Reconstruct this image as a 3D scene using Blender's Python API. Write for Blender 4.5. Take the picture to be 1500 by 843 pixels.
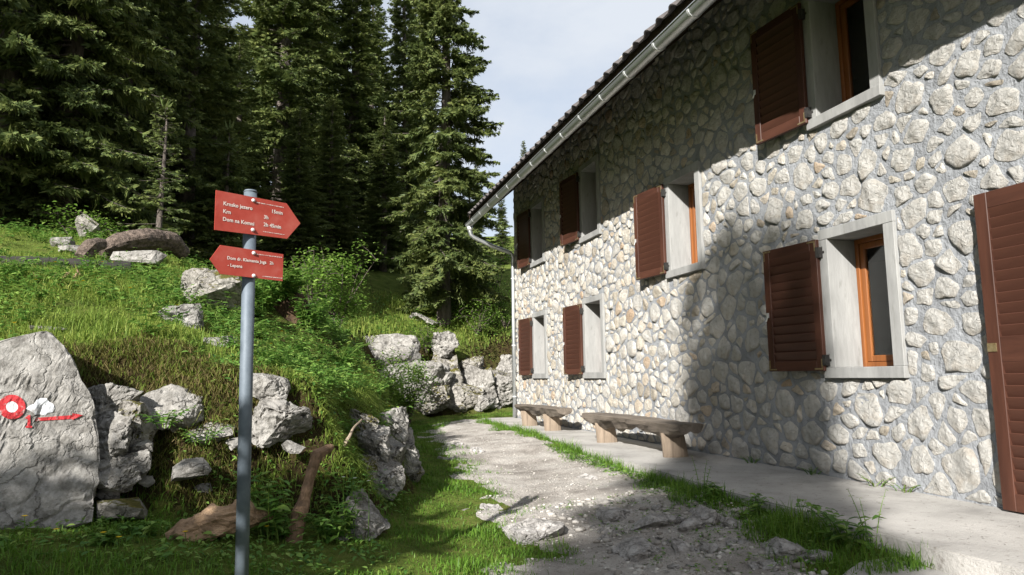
import bpy, bmesh, math, random
import numpy as np
from mathutils import Vector, Matrix
from mathutils.bvhtree import BVHTree

for o in list(bpy.data.objects): bpy.data.objects.remove(o)
scene = bpy.context.scene
COL = scene.collection
rad = math.radians

# ------------------------------------------------------------------ camera
# world axes: +X towards the house front (wall plane X = 4.78), +Y along the wall into the distance, Z = 0 on the concrete walkway
CAM = np.array([0.0, 0.0, 0.98])
FPX, CX, CY = 1040.0, 750.0, 421.5
yaw, pitch, roll = rad(16.1), rad(7.1), rad(0.75)
Fv = np.array([math.sin(yaw)*math.cos(pitch), math.cos(yaw)*math.cos(pitch), math.sin(pitch)])
r0 = np.array([math.cos(yaw), -math.sin(yaw), 0.0]); u0 = np.cross(r0, Fv)
Rv = math.cos(roll)*r0 - math.sin(roll)*u0
Uv = math.cos(roll)*u0 + math.sin(roll)*r0
cam_data = bpy.data.cameras.new('camera'); cam = bpy.data.objects.new('camera', cam_data); COL.objects.link(cam)
cam.matrix_world = Matrix(((Rv[0], Uv[0], -Fv[0], CAM[0]), (Rv[1], Uv[1], -Fv[1], CAM[1]), (Rv[2], Uv[2], -Fv[2], CAM[2]), (0, 0, 0, 1)))
cam_data.sensor_width = 36; cam_data.lens = 36*FPX/1500; cam_data.clip_start = 0.05; cam_data.clip_end = 2000
scene.camera = cam

def at(px, py, dist):
    d = (px-CX)/FPX*Rv - (py-CY)/FPX*Uv + Fv
    return CAM + d*(dist/math.hypot(d[0], d[1]))
def pxm(dist): return FPX/dist            # pixels for a metre at a distance

# ------------------------------------------------------------------ light
SUN_AZ, SUN_EL = rad(52), rad(28.6)          # azimuth measured from the wall normal towards the near end of the wall
to_sun = Vector((-math.cos(SUN_AZ)*math.cos(SUN_EL), -math.sin(SUN_AZ)*math.cos(SUN_EL), math.sin(SUN_EL)))
sd = bpy.data.lights.new('sun', 'SUN'); sd.energy = 5.0; sd.angle = rad(0.53); sd.color = (1.0, 0.965, 0.915)
sun = bpy.data.objects.new('sun', sd); COL.objects.link(sun); sun.rotation_euler = to_sun.to_track_quat('Z', 'Y').to_euler()
world = bpy.data.worlds.new('World'); scene.world = world; world.use_nodes = True
wt = world.node_tree; wt.nodes.clear()
wo = wt.nodes.new('ShaderNodeOutputWorld'); wb = wt.nodes.new('ShaderNodeBackground'); wb.inputs['Strength'].default_value = 0.077
sky = wt.nodes.new('ShaderNodeTexSky'); sky.sky_type = 'NISHITA'; sky.sun_disc = False; sky.sun_elevation = SUN_EL
sky.sun_rotation = math.atan2(to_sun.x, to_sun.y); sky.dust_density = 1.5
tc = wt.nodes.new('ShaderNodeTexCoord'); mp = wt.nodes.new('ShaderNodeMapping'); mp.inputs['Scale'].default_value = (1.6, 1.6, 3.2)
cn = wt.nodes.new('ShaderNodeTexNoise'); cn.inputs['Scale'].default_value = 1.7; cn.inputs['Detail'].default_value = 8; cn.inputs['Roughness'].default_value = 0.55
cr = wt.nodes.new('ShaderNodeValToRGB'); cr.color_ramp.elements[0].position = 0.30; cr.color_ramp.elements[1].position = 0.62
cr.color_ramp.elements[0].color = (0.45, 0.45, 0.45, 1); cr.color_ramp.elements[1].color = (0.97, 0.97, 0.97, 1)
mx = wt.nodes.new('ShaderNodeMixRGB'); mx.inputs['Color2'].default_value = (4.6, 4.9, 5.35, 1)
wt.links.new(tc.outputs['Generated'], mp.inputs['Vector']); wt.links.new(mp.outputs['Vector'], cn.inputs['Vector'])
wt.links.new(cn.outputs['Fac'], cr.inputs['Fac']); wt.links.new(cr.outputs['Color'], mx.inputs['Fac'])
wt.links.new(sky.outputs['Color'], mx.inputs['Color1']); wt.links.new(mx.outputs['Color'], wb.inputs['Color']); wt.links.new(wb.outputs['Background'], wo.inputs['Surface'])
vs = scene.view_settings; vs.view_transform = 'Standard'; vs.look = 'None'; vs.exposure = 1.15; vs.gamma = 1.0; vs.use_curve_mapping = False
scene.render.resolution_x = 1024; scene.render.resolution_y = 575
scene.render.engine = 'CYCLES'

# ------------------------------------------------------------------ noise
def _hash(i, j, k, seed):
    n = (i.astype(np.int64)*374761393 + j.astype(np.int64)*668265263 + k.astype(np.int64)*2147483647 + seed*1274126177) & 0xffffffff
    n = ((n ^ (n >> 13))*1274126177) & 0xffffffff
    n = (n ^ (n >> 16)) & 0xffffff
    return n/float(0xffffff)
def vnoise(p, seed=0):
    p = np.asarray(p, float); i = np.floor(p).astype(np.int64); f = p-i; f = f*f*(3-2*f)
    r = 0
    for a in (0, 1):
        for b in (0, 1):
            for c in (0, 1):
                w = (f[:, 0] if a else 1-f[:, 0])*(f[:, 1] if b else 1-f[:, 1])*(f[:, 2] if c else 1-f[:, 2])
                r = r + w*_hash(i[:, 0]+a, i[:, 1]+b, i[:, 2]+c, seed)
    return r*2-1
def fbm(p, seed=0, oct=4, gain=0.5):
    a = 1.0; s = 0; p = np.asarray(p, float)
    for o in range(oct):
        s = s + a*vnoise(p*(2.03**o), seed+o*7); a *= gain
    return s

# ------------------------------------------------------------------ mesh helpers
def npmesh(name, V, F):
    V = np.ascontiguousarray(V, dtype=np.float32); F = np.ascontiguousarray(F, dtype=np.int32)
    me = bpy.data.meshes.new(name); n, k = F.shape
    me.vertices.add(len(V)); me.vertices.foreach_set('co', V.ravel())
    me.loops.add(n*k); me.loops.foreach_set('vertex_index', F.ravel())
    me.polygons.add(n); me.polygons.foreach_set('loop_start', np.arange(0, n*k, k, dtype=np.int32))
    me.update(calc_edges=True)
    return me
def link(name, me, mat=None, parent=None, smooth=False):
    if mat is not None:
        if len(me.materials) == 0: me.materials.append(mat)
    if smooth: me.polygons.foreach_set('use_smooth', np.ones(len(me.polygons), dtype=bool))
    o = bpy.data.objects.new(name, me); COL.objects.link(o)
    if parent is not None: o.parent = parent
    return o
def tag(o, label, cat, group=None):
    o['label'] = label; o['category'] = cat
    if group: o['group'] = group
    return o
def thing(name, label, cat, loc=(0, 0, 0), group=None, rz=0.0):
    o = bpy.data.objects.new(name, None); COL.objects.link(o); o.location = Vector([float(c) for c in loc]); o.rotation_euler = (0, 0, rz)
    o.empty_display_size = 0.2
    return tag(o, label, cat, group)
def structure(o): o['kind'] = 'structure'; return o
def stuff(o): o['kind'] = 'stuff'; return o

class MB:
    """collects shapes for one mesh"""
    def __init__(s): s.v = []; s.f = []
    def add(s, V, F):
        b = len(s.v); s.v += [tuple(float(c) for c in p) for p in V]; s.f += [tuple(int(i)+b for i in q) for q in F]; return s
    def box(s, x0, x1, y0, y1, z0, z1, M=None):
        V = [Vector((x, y, z)) for x in (x0, x1) for y in (y0, y1) for z in (z0, z1)]
        if M is not None: V = [M @ v for v in V]
        return s.add(V, [(0, 1, 3, 2), (4, 6, 7, 5), (0, 4, 5, 1), (2, 3, 7, 6), (0, 2, 6, 4), (1, 5, 7, 3)])
    def tube(s, pts, radii, n=8, cap=True, jitter=0.0, rng=None):
        V, F = tube_arrays(pts, radii, n, cap, jitter, rng); return s.add(V, F)
    def build(s, name, mat, parent=None, smooth=False, bevel=0.0):
        me = bpy.data.meshes.new(name); me.from_pydata(s.v, [], s.f); me.update()
        if bevel:
            bm = bmesh.new(); bm.from_mesh(me)
            bmesh.ops.bevel(bm, geom=bm.edges[:], offset=bevel, segments=1, affect='EDGES'); bm.to_mesh(me); bm.free()
        return link(name, me, mat, parent, smooth)
def tube_arrays(pts, radii, n=8, cap=True, jitter=0.0, rng=None):
    P = [Vector([float(c) for c in p]) for p in pts]
    if not hasattr(radii, '__len__'): radii = [radii]*len(P)
    V = []; F = []; t0 = (P[1]-P[0]).normalized()
    ref = Vector((0, 0, 1)) if abs(t0.z) < 0.9 else Vector((1, 0, 0))
    a = t0.cross(ref).normalized()
    for i, p in enumerate(P):
        t = (P[min(i+1, len(P)-1)]-P[max(i-1, 0)]).normalized()
        a = (a - t*a.dot(t)).normalized(); b = t.cross(a)
        for k in range(n):
            an = 2*math.pi*k/n; rr = radii[i]*(1+(rng.uniform(-jitter, jitter) if rng else 0))
            V.append(p+(a*math.cos(an)+b*math.sin(an))*rr)
    for i in range(len(P)-1):
        for k in range(n):
            F.append((i*n+k, i*n+(k+1) % n, (i+1)*n+(k+1) % n, (i+1)*n+k))
    if cap:
        F.append(tuple(range(n-1, -1, -1))); F.append(tuple((len(P)-1)*n+k for k in range(n)))
    return V, F

# ------------------------------------------------------------------ materials
def newmat(name):
    m = bpy.data.materials.new(name); m.use_nodes = True; t = m.node_tree; return m, t, t.nodes['Principled BSDF']
def ramp(t, cols):
    r = t.nodes.new('ShaderNodeValToRGB'); e = r.color_ramp.elements
    while len(e) < len(cols): e.new(0.5)
    for k, (p, c) in enumerate(cols): e[k].position = p; e[k].color = (*c, 1)
    return r
def noise_node(t, vec, scale, detail=6, rough=0.6, dist=0.0):
    n = t.nodes.new('ShaderNodeTexNoise'); n.inputs['Scale'].default_value = scale; n.inputs['Detail'].default_value = detail
    n.inputs['Roughness'].default_value = rough; n.inputs['Distortion'].default_value = dist
    t.links.new(vec, n.inputs['Vector']); return n
def mixrgb(t, fac, a, b, mode='MIX'):
    m = t.nodes.new('ShaderNodeMixRGB'); m.blend_type = mode
    for sock, val in (('Fac', fac), ('Color1', a), ('Color2', b)):
        if isinstance(val, (int, float)): m.inputs[sock].default_value = val
        elif isinstance(val, tuple): m.inputs[sock].default_value = (*val, 1)
        else: t.links.new(val, m.inputs[sock])
    return m.outputs['Color']
def mathn(t, op, a, b=0.0, clamp=False):
    m = t.nodes.new('ShaderNodeMath'); m.operation = op; m.use_clamp = clamp
    for k, v in enumerate((a, b)):
        if isinstance(v, (int, float)): m.inputs[k].default_value = v
        else: t.links.new(v, m.inputs[k])
    return m.outputs[0]
def objvec(t, island_shift=0.0, scale=None):
    c = t.nodes.new('ShaderNodeTexCoord'); v = c.outputs['Object']
    if island_shift:
        g = t.nodes.new('ShaderNodeNewGeometry'); a = t.nodes.new('ShaderNodeVectorMath'); a.operation = 'ADD'
        t.links.new(v, a.inputs[0]); t.links.new(mathn(t, 'MULTIPLY', g.outputs['Random Per Island'], island_shift), a.inputs[1]); v = a.outputs[0]
    if scale:
        mpn = t.nodes.new('ShaderNodeMapping'); mpn.inputs['Scale'].default_value = scale; t.links.new(v, mpn.inputs['Vector']); v = mpn.outputs['Vector']
    return v
def bump(t, b, height, strength, dist):
    n = t.nodes.new('ShaderNodeBump'); n.inputs['Strength'].default_value = strength; n.inputs['Distance'].default_value = dist
    t.links.new(height, n.inputs['Height']); t.links.new(n.outputs['Normal'], b.inputs['Normal'])
def nmat(name, cols, scale=6, rough=0.85, bs=0.5, bscale=None, bd=0.01, stretch=None, spec=0.3, metal=0.0, detail=7, dist=0.0, speck=None):
    m, t, b = newmat(name); v = objvec(t, 0, stretch)
    n = noise_node(t, v, scale, detail, 0.62, dist); r = ramp(t, cols); t.links.new(n.outputs['Fac'], r.inputs['Fac']); c = r.outputs['Color']
    if speck:
        n2 = noise_node(t, v, speck[0], 4, 0.6); r2 = ramp(t, [(speck[1], (0, 0, 0)), (speck[2], (1, 1, 1))]); t.links.new(n2.outputs['Fac'], r2.inputs['Fac'])
        c = mixrgb(t, r2.outputs['Color'], c, speck[3])
    t.links.new(c, b.inputs['Base Color']); b.inputs['Roughness'].default_value = rough; b.inputs['Specular IOR Level'].default_value = spec; b.inputs['Metallic'].default_value = metal
    if bs:
        n3 = noise_node(t, v, bscale or scale*4, 8, 0.65); bump(t, b, n3.outputs['Fac'], bs, bd)
    return m
def leafmat(name, cols, rough=0.55, trans=0.35, patch=None):
    m, t, b = newmat(name); g = t.nodes.new('ShaderNodeNewGeometry')
    r = ramp(t, cols); fac = g.outputs['Random Per Island']
    if patch:
        c0 = t.nodes.new('ShaderNodeTexCoord'); n = noise_node(t, c0.outputs['Object'], patch, 3, 0.6)
        fac = mathn(t, 'ADD', mathn(t, 'MULTIPLY', fac, 0.5), mathn(t, 'MULTIPLY', mathn(t, 'SUBTRACT', n.outputs['Fac'], 0.22), 0.9), True)
    t.links.new(fac, r.inputs['Fac']); t.links.new(r.outputs['Color'], b.inputs['Base Color'])
    b.inputs['Roughness'].default_value = rough; b.inputs['Specular IOR Level'].default_value = 0.25
    tr = t.nodes.new('ShaderNodeBsdfTranslucent'); t.links.new(r.outputs['Color'], tr.inputs['Color'])
    mxs = t.nodes.new('ShaderNodeMixShader'); mxs.inputs['Fac'].default_value = trans
    out = t.nodes['Material Output']; t.links.new(b.outputs['BSDF'], mxs.inputs[1]); t.links.new(tr.outputs['BSDF'], mxs.inputs[2]); t.links.new(mxs.outputs['Shader'], out.inputs['Surface'])
    return m

def stone_material():
    m, t, b = newmat('wall_limestone'); v = objvec(t, 40.0); g = t.nodes.new('ShaderNodeNewGeometry')
    base = ramp(t, [(0.0, (0.348, 0.313, 0.261)), (0.15, (0.505, 0.47, 0.4)), (0.4, (0.609, 0.583, 0.531)), (0.62, (0.487, 0.479, 0.452)), (0.82, (0.644, 0.618, 0.566)), (0.94, (0.539, 0.461, 0.365)), (1.0, (0.452, 0.339, 0.244))])
    t.links.new(g.outputs['Random Per Island'], base.inputs['Fac'])
    n1 = noise_node(t, v, 7, 6, 0.65, 0.6); r1 = ramp(t, [(0.42, (0, 0, 0)), (0.72, (1, 1, 1))]); t.links.new(n1.outputs['Fac'], r1.inputs['Fac'])
    c = mixrgb(t, mathn(t, 'MULTIPLY', r1.outputs['Color'], 0.42), base.outputs['Color'], (0.36, 0.27, 0.17))
    n2 = noise_node(t, v, 26, 6, 0.7); r2 = ramp(t, [(0.30, (0.5, 0.5, 0.5)), (0.48, (1, 1, 1))]); t.links.new(n2.outputs['Fac'], r2.inputs['Fac'])
    c = mixrgb(t, 0.75, c, r2.outputs['Color'], 'MULTIPLY')
    t.links.new(c, b.inputs['Base Color']); b.inputs['Roughness'].default_value = 0.9; b.inputs['Specular IOR Level'].default_value = 0.2
    n3 = noise_node(t, v, 16, 10, 0.75, 0.8); bump(t, b, n3.outputs['Fac'], 1.0, 0.05)
    return m
def rock_material(name, cols, moss=0.5, crack=3.0):
    m, t, b = newmat(name); v = objvec(t)
    n = noise_node(t, v, 2.2, 9, 0.68, 0.5); r = ramp(t, cols); t.links.new(n.outputs['Fac'], r.inputs['Fac']); c = r.outputs['Color']
    n1 = noise_node(t, v, 14, 7, 0.7); r1 = ramp(t, [(0.34, (0.30, 0.29, 0.27)), (0.56, (1, 1, 1))]); t.links.new(n1.outputs['Fac'], r1.inputs['Fac'])
    c = mixrgb(t, 0.8, c, r1.outputs['Color'], 'MULTIPLY')
    # fissures
    dn = noise_node(t, v, 3.0, 5, 0.6); wv = t.nodes.new('ShaderNodeVectorMath'); wv.operation = 'SCALE'; wv.inputs['Scale'].default_value = 0.45
    t.links.new(dn.outputs['Color'], wv.inputs[0]); ad = t.nodes.new('ShaderNodeVectorMath'); t.links.new(v, ad.inputs[0]); t.links.new(wv.outputs[0], ad.inputs[1])
    vo = t.nodes.new('ShaderNodeTexVoronoi'); vo.feature = 'DISTANCE_TO_EDGE'; vo.inputs['Scale'].default_value = crack; t.links.new(ad.outputs[0], vo.inputs['Vector'])
    rc = ramp(t, [(0.004, (0.12, 0.11, 0.10)), (0.03, (1, 1, 1))]); t.links.new(vo.outputs['Distance'], rc.inputs['Fac'])
    brk = noise_node(t, v, 2.6, 3, 0.5); rb = ramp(t, [(0.52, (0, 0, 0)), (0.66, (0.8, 0.8, 0.8))]); t.links.new(brk.outputs['Fac'], rb.inputs['Fac'])
    c = mixrgb(t, rb.outputs['Color'], c, mixrgb(t, 1.0, c, rc.outputs['Color'], 'MULTIPLY'))
    if moss:
        g = t.nodes.new('ShaderNodeNewGeometry'); sx = t.nodes.new('ShaderNodeSeparateXYZ'); t.links.new(g.outputs['Normal'], sx.inputs[0])
        nm = noise_node(t, v, 2.8, 6, 0.65)
        fac = mathn(t, 'ADD', mathn(t, 'MULTIPLY', sx.outputs['Z'], 0.35), nm.outputs['Fac'])
        rm = ramp(t, [(0.84-0.2*moss, (0, 0, 0)), (0.92-0.2*moss, (1, 1, 1))]); t.links.new(fac, rm.inputs['Fac'])
        nm2 = noise_node(t, v, 30, 4, 0.6); rmc = ramp(t, [(0.3, (0.045, 0.05, 0.012)), (0.7, (0.13, 0.11, 0.03))]); t.links.new(nm2.outputs['Fac'], rmc.inputs['Fac'])
        c = mixrgb(t, rm.outputs['Color'], c, rmc.outputs['Color'])
    t.links.new(c, b.inputs['Base Color']); b.inputs['Roughness'].default_value = 0.92; b.inputs['Specular IOR Level'].default_value = 0.15
    n3 = noise_node(t, v, 9, 10, 0.72, 0.4)
    hh = mathn(t, 'ADD', n3.outputs['Fac'], mathn(t, 'MULTIPLY', rc.outputs['Color'], 0.25)); bump(t, b, hh, 0.85, 0.05)
    return m
def wood_material(name, dark, light, scale=10, stretch=(1, 1, 0.08), rough=0.75, bs=0.6, bd=0.01):
    m, t, b = newmat(name); v = objvec(t, 9.0, stretch)
    n = noise_node(t, v, scale, 8, 0.65, 0.3); r = ramp(t, [(0.28, dark), (0.72, light)]); t.links.new(n.outputs['Fac'], r.inputs['Fac'])
    t.links.new(r.outputs['Color'], b.inputs['Base Color']); b.inputs['Roughness'].default_value = rough; b.inputs['Specular IOR Level'].default_value = 0.3
    bump(t, b, n.outputs['Fac'], bs, bd); return m

M_stone = stone_material()
M_mortar = nmat('grey_mortar', [(0.3, (0.202, 0.211, 0.224)), (0.7, (0.334, 0.348, 0.365))], 3.5, 0.95, 1.0, 16, 0.04, speck=(60, 0.6, 0.75, (0.15, 0.15, 0.154)))
M_conc = nmat('window_concrete', [(0.25, (0.176, 0.176, 0.172)), (0.5, (0.273, 0.273, 0.264)), (0.75, (0.352, 0.352, 0.339))], 5.0, 0.9, 0.5, 40, 0.008, stretch=(1, 1, 0.22), speck=(22, 0.60, 0.8, (0.176, 0.176, 0.163)))
M_walk = nmat('walkway_concrete', [(0.28, (0.22, 0.211, 0.198)), (0.5, (0.352, 0.339, 0.317)), (0.72, (0.44, 0.422, 0.396))], 1.4, 0.92, 0.7, 45, 0.012, detail=11, speck=(14, 0.60, 0.74, (0.176, 0.163, 0.145)))
M_shut = wood_material('shutter_brown_stain', (0.037, 0.015, 0.01), (0.081, 0.033, 0.021), 9, (1, 0.15, 1), 0.5, 0.25, 0.003)
M_shutv = wood_material('shutter_stile_stain', (0.037, 0.015, 0.01), (0.087, 0.035, 0.022), 9, (1, 1, 0.12), 0.5, 0.25, 0.003)
M_pine = wood_material('varnished_pine', (0.145, 0.047, 0.014), (0.289, 0.106, 0.03), 14, (1, 1, 0.06), 0.35, 0.2, 0.002)
M_darkwood = wood_material('soffit_wood', (0.03, 0.02, 0.014), (0.07, 0.045, 0.03), 8, (0.1, 1, 1), 0.8)
M_tile = nmat('roof_tile', [(0.3, (0.055, 0.05, 0.048)), (0.7, (0.12, 0.105, 0.10))], 5, 0.8, 0.5, 40, 0.004)
M_zinc = nmat('zinc_sheet', [(0.3, (0.42, 0.44, 0.45)), (0.7, (0.60, 0.62, 0.62))], 2.5, 0.42, 0.1, 30, 0.003, stretch=(1, 0.4, 1), metal=0.85, spec=0.5)
M_zincl = nmat('zinc_bracket', [(0.3, (0.589, 0.598, 0.598)), (0.7, (0.712, 0.722, 0.722))], 6, 0.45, 0.1, 30, 0.003, metal=0.5, spec=0.5)
M_iron = nmat('hinge_iron', [(0.3, (0.03, 0.03, 0.03)), (0.7, (0.10, 0.095, 0.09))], 20, 0.5, 0.3, 60, 0.002, metal=0.6)
M_brass = nmat('tarnished_brass', [(0.3, (0.22, 0.16, 0.07)), (0.7, (0.42, 0.34, 0.2))], 30, 0.45, 0.2, 60, 0.002, metal=0.7)
M_galv = nmat('galvanised_steel', [(0.3, (0.086, 0.108, 0.131)), (0.7, (0.135, 0.162, 0.189))], 18, 0.6, 0.1, 50, 0.002, metal=0.15, spec=0.4)
M_red = nmat('sign_red_paint', [(0.25, (0.267, 0.033, 0.021)), (0.5, (0.34, 0.052, 0.037)), (0.75, (0.377, 0.092, 0.069))], 7, 0.5, 0.1, 40, 0.002, speck=(12, 0.60, 0.82, (0.386, 0.092, 0.074)))
M_white = nmat('white_lettering', [(0.3, (0.50, 0.44, 0.40)), (0.7, (0.68, 0.64, 0.60))], 60, 0.7, 0)
M_mred = nmat('waymark_red_paint', [(0.3, (0.33, 0.018, 0.022)), (0.7, (0.48, 0.04, 0.045))], 20, 0.85, 0.9, 22, 0.03, speck=(24, 0.56, 0.68, (0.34, 0.27, 0.25)))
M_mwhite = nmat('waymark_white_paint', [(0.3, (0.56, 0.58, 0.60)), (0.7, (0.72, 0.74, 0.76))], 20, 0.85, 0.9, 22, 0.03, speck=(18, 0.5, 0.66, (0.42, 0.41, 0.40)))
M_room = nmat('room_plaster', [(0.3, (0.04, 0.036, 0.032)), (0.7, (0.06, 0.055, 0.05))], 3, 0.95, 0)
M_rock = rock_material('grey_limestone', [(0.28, (0.126, 0.117, 0.108)), (0.5, (0.306, 0.293, 0.27)), (0.75, (0.45, 0.432, 0.401))], 0.0, 3.2)
M_rockm = rock_material('mossy_limestone', [(0.28, (0.126, 0.117, 0.099)), (0.5, (0.306, 0.288, 0.261)), (0.75, (0.45, 0.432, 0.396))], 0.75, 4.5)
M_rockp = rock_material('path_limestone', [(0.25, (0.252, 0.243, 0.225)), (0.5, (0.396, 0.378, 0.36)), (0.75, (0.495, 0.477, 0.45))], 0.0, 5.0)
M_log = wood_material('bleached_log', (0.07, 0.04, 0.022), (0.50, 0.34, 0.21), 11, (0.22, 1, 1), 0.85, 1.0, 0.06)
M_bench = wood_material('weathered_bench', (0.043, 0.034, 0.028), (0.209, 0.176, 0.142), 9, (1, 0.10, 1), 0.85, 0.9, 0.02)
M_benchleg = wood_material('bench_leg_wood', (0.11, 0.085, 0.062), (0.33, 0.26, 0.195), 9, (1, 1, 0.12), 0.85, 0.6, 0.01)
M_rot = wood_material('rotten_wood', (0.025, 0.016, 0.010), (0.11, 0.066, 0.038), 9, (1, 1, 0.4), 0.95, 1.0, 0.05)
M_branch = wood_material('mossy_red_branch', (0.075, 0.05, 0.028), (0.30, 0.19, 0.12), 12, (1, 1, 0.5), 0.95, 1.0, 0.03)
M_dlog = wood_material('dark_log', (0.010, 0.010, 0.010), (0.045, 0.04, 0.036), 12, (0.15, 1, 1), 0.9, 0.9, 0.02)
M_bark = nmat('spruce_bark', [(0.3, (0.05, 0.04, 0.034)), (0.7, (0.17, 0.145, 0.125))], 10, 0.95, 0.9, 30, 0.03, stretch=(1, 1, 0.35))
M_greybark = nmat('grey_log_bark', [(0.32, (0.05, 0.038, 0.03)), (0.68, (0.24, 0.185, 0.15))], 16, 0.95, 1.0, 22, 0.08)
M_twig = nmat('twig_bark', [(0.3, (0.05, 0.04, 0.03)), (0.7, (0.12, 0.10, 0.08))], 10, 0.95, 0)
M_needle = leafmat('spruce_needles', [(0.0, (0.018, 0.036, 0.015)), (0.4, (0.09, 0.125, 0.036)), (0.8, (0.18, 0.205, 0.06)), (1.0, (0.25, 0.255, 0.09))], 0.6, 0.28, 0.45)
M_leaf = leafmat('beech_leaves', [(0.0, (0.07, 0.15, 0.02)), (0.5, (0.15, 0.27, 0.04)), (1.0, (0.27, 0.39, 0.085))], 0.5, 0.5)
M_herb = leafmat('herb_leaves', [(0.0, (0.055, 0.14, 0.024)), (0.5, (0.13, 0.255, 0.045)), (1.0, (0.25, 0.36, 0.08))], 0.5, 0.4)
M_grass = leafmat('grass_blades', [(0.0, (0.08, 0.15, 0.022)), (0.45, (0.20, 0.29, 0.05)), (0.75, (0.33, 0.38, 0.085)), (0.9, (0.40, 0.36, 0.14)), (1.0, (0.34, 0.27, 0.13))], 0.6, 0.5, 1.6)
M_lawn = leafmat('lawn_blades', [(0.0, (0.05, 0.12, 0.014)), (0.55, (0.115, 0.23, 0.026)), (1.0, (0.22, 0.32, 0.055))], 0.5, 0.4, 1.3)
M_dry = leafmat('dry_grass', [(0.0, (0.07, 0.075, 0.018)), (0.4, (0.14, 0.135, 0.035)), (0.7, (0.21, 0.17, 0.06)), (1.0, (0.32, 0.25, 0.12))], 0.7, 0.35)
M_yellow = leafmat('yellow_petals', [(0.0, (0.7, 0.45, 0.01)), (1.0, (0.8, 0.6, 0.02))], 0.6, 0.3)
M_whitepet = leafmat('white_petals', [(0.0, (0.6, 0.6, 0.55)), (1.0, (0.8, 0.8, 0.75))], 0.6, 0.3)
M_pebble = None
def pebble_material():
    m, t, b = newmat('limestone_pebbles'); g = t.nodes.new('ShaderNodeNewGeometry')
    r = ramp(t, [(0.0, (0.191, 0.174, 0.152)), (0.5, (0.348, 0.326, 0.296)), (1.0, (0.522, 0.496, 0.457))]); t.links.new(g.outputs['Random Per Island'], r.inputs['Fac'])
    t.links.new(r.outputs['Color'], b.inputs['Base Color']); b.inputs['Roughness'].default_value = 0.95; b.inputs['Specular IOR Level'].default_value = 0.15
    v = objvec(t); n = noise_node(t, v, 60, 5, 0.6); bump(t, b, n.outputs['Fac'], 0.5, 0.01); return m
M_pebble = pebble_material()
M_path = nmat('gravel_path', [(0.28, (0.189, 0.168, 0.146)), (0.5, (0.387, 0.357, 0.323)), (0.72, (0.516, 0.49, 0.452))], 2.0, 0.97, 1.0, 38, 0.035, detail=10, speck=(70, 0.56, 0.72, (0.155, 0.142, 0.129)))
def ground_material():
    m, t, b = newmat('meadow_soil'); v = objvec(t); g = t.nodes.new('ShaderNodeNewGeometry'); sx = t.nodes.new('ShaderNodeSeparateXYZ'); t.links.new(g.outputs['True Normal'], sx.inputs[0])
    n = noise_node(t, v, 3.5, 8, 0.65); r = ramp(t, [(0.3, (0.05, 0.075, 0.016)), (0.55, (0.11, 0.145, 0.03)), (0.75, (0.17, 0.155, 0.055))]); t.links.new(n.outputs['Fac'], r.inputs['Fac'])
    n2 = noise_node(t, v, 8, 8, 0.7); r2 = ramp(t, [(0.3, (0.016, 0.012, 0.006)), (0.5, (0.05, 0.036, 0.018)), (0.62, (0.055, 0.055, 0.014)), (0.75, (0.10, 0.075, 0.03))]); t.links.new(n2.outputs['Fac'], r2.inputs['Fac'])
    sl = ramp(t, [(0.62, (1, 1, 1)), (0.86, (0, 0, 0))]); t.links.new(mathn(t, 'ADD', sx.outputs['Z'], mathn(t, 'MULTIPLY', mathn(t, 'SUBTRACT', n.outputs['Fac'], 0.5), 0.4)), sl.inputs['Fac'])
    c = mixrgb(t, sl.outputs['Color'], r.outputs['Color'], r2.outputs['Color'])
    t.links.new(c, b.inputs['Base Color']); b.inputs['Roughness'].default_value = 1.0; b.inputs['Specular IOR Level'].default_value = 0.05
    n3 = noise_node(t, v, 14, 9, 0.7); bump(t, b, n3.outputs['Fac'], 1.0, 0.06); return m
M_ground = ground_material()
def glass_material():
    m, t, b = newmat('window_glass'); b.inputs['Base Color'].default_value = (0.75, 0.8, 0.8, 1); b.inputs['Roughness'].default_value = 0.02
    b.inputs['Transmission Weight'].default_value = 1.0; b.inputs['IOR'].default_value = 1.45; return m
M_glass = glass_material()

# ------------------------------------------------------------------ terrain
BANK = np.array([(-60, 2.0), (-9, 3.6), (-4, 4.5), (-2.2, 5.25), (-1.3, 5.3), (-0.95, 5.02), (-0.5, 4.95), (0.1, 5.05), (0.42, 5.2), (0.80, 6.0), (1.10, 7.2), (1.22, 8.2), (1.12, 9.5), (0.85, 11), (1.0, 13), (1.5, 15.5),
                 (1.9, 17.4), (3.0, 18.3), (4.5, 19.0), (6, 19.6), (12, 20), (90, 22), (90, 500), (-500, 500), (-500, 2.0)], float)
def bank_dist(x, y):
    x = np.asarray(x, float).ravel(); y = np.asarray(y, float).ravel(); P = np.stack([x, y], 1); best = np.full(len(x), 1e9); inside = np.zeros(len(x), bool); n = len(BANK)
    for i in range(n):
        a = BANK[i]; b = BANK[(i+1) % n]; ab = b-a
        t = np.clip(((P-a)@ab)/(ab@ab), 0, 1); d = np.linalg.norm(P-(a+t[:, None]*ab), axis=1); best = np.minimum(best, d)
        c = ((a[1] > y) != (b[1] > y)) & (x < (b[0]-a[0])*(y-a[1])/(b[1]-a[1]+1e-12)+a[0]); inside ^= c
    return np.where(inside, best, -best)
def tps_fit(C):
    C = np.array(C, float); X = C[:, :2]; z = C[:, 2]; n = len(C)
    r = np.linalg.norm(X[:, None]-X[None], axis=2); K = np.where(r > 0, r*r*np.log(r+1e-12), 0)+np.eye(n)*0.02
    P = np.c_[np.ones(n), X]; A = np.block([[K, P], [P.T, np.zeros((3, 3))]]); w = np.linalg.solve(A, np.r_[z, 0, 0, 0]); return X, w
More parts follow.
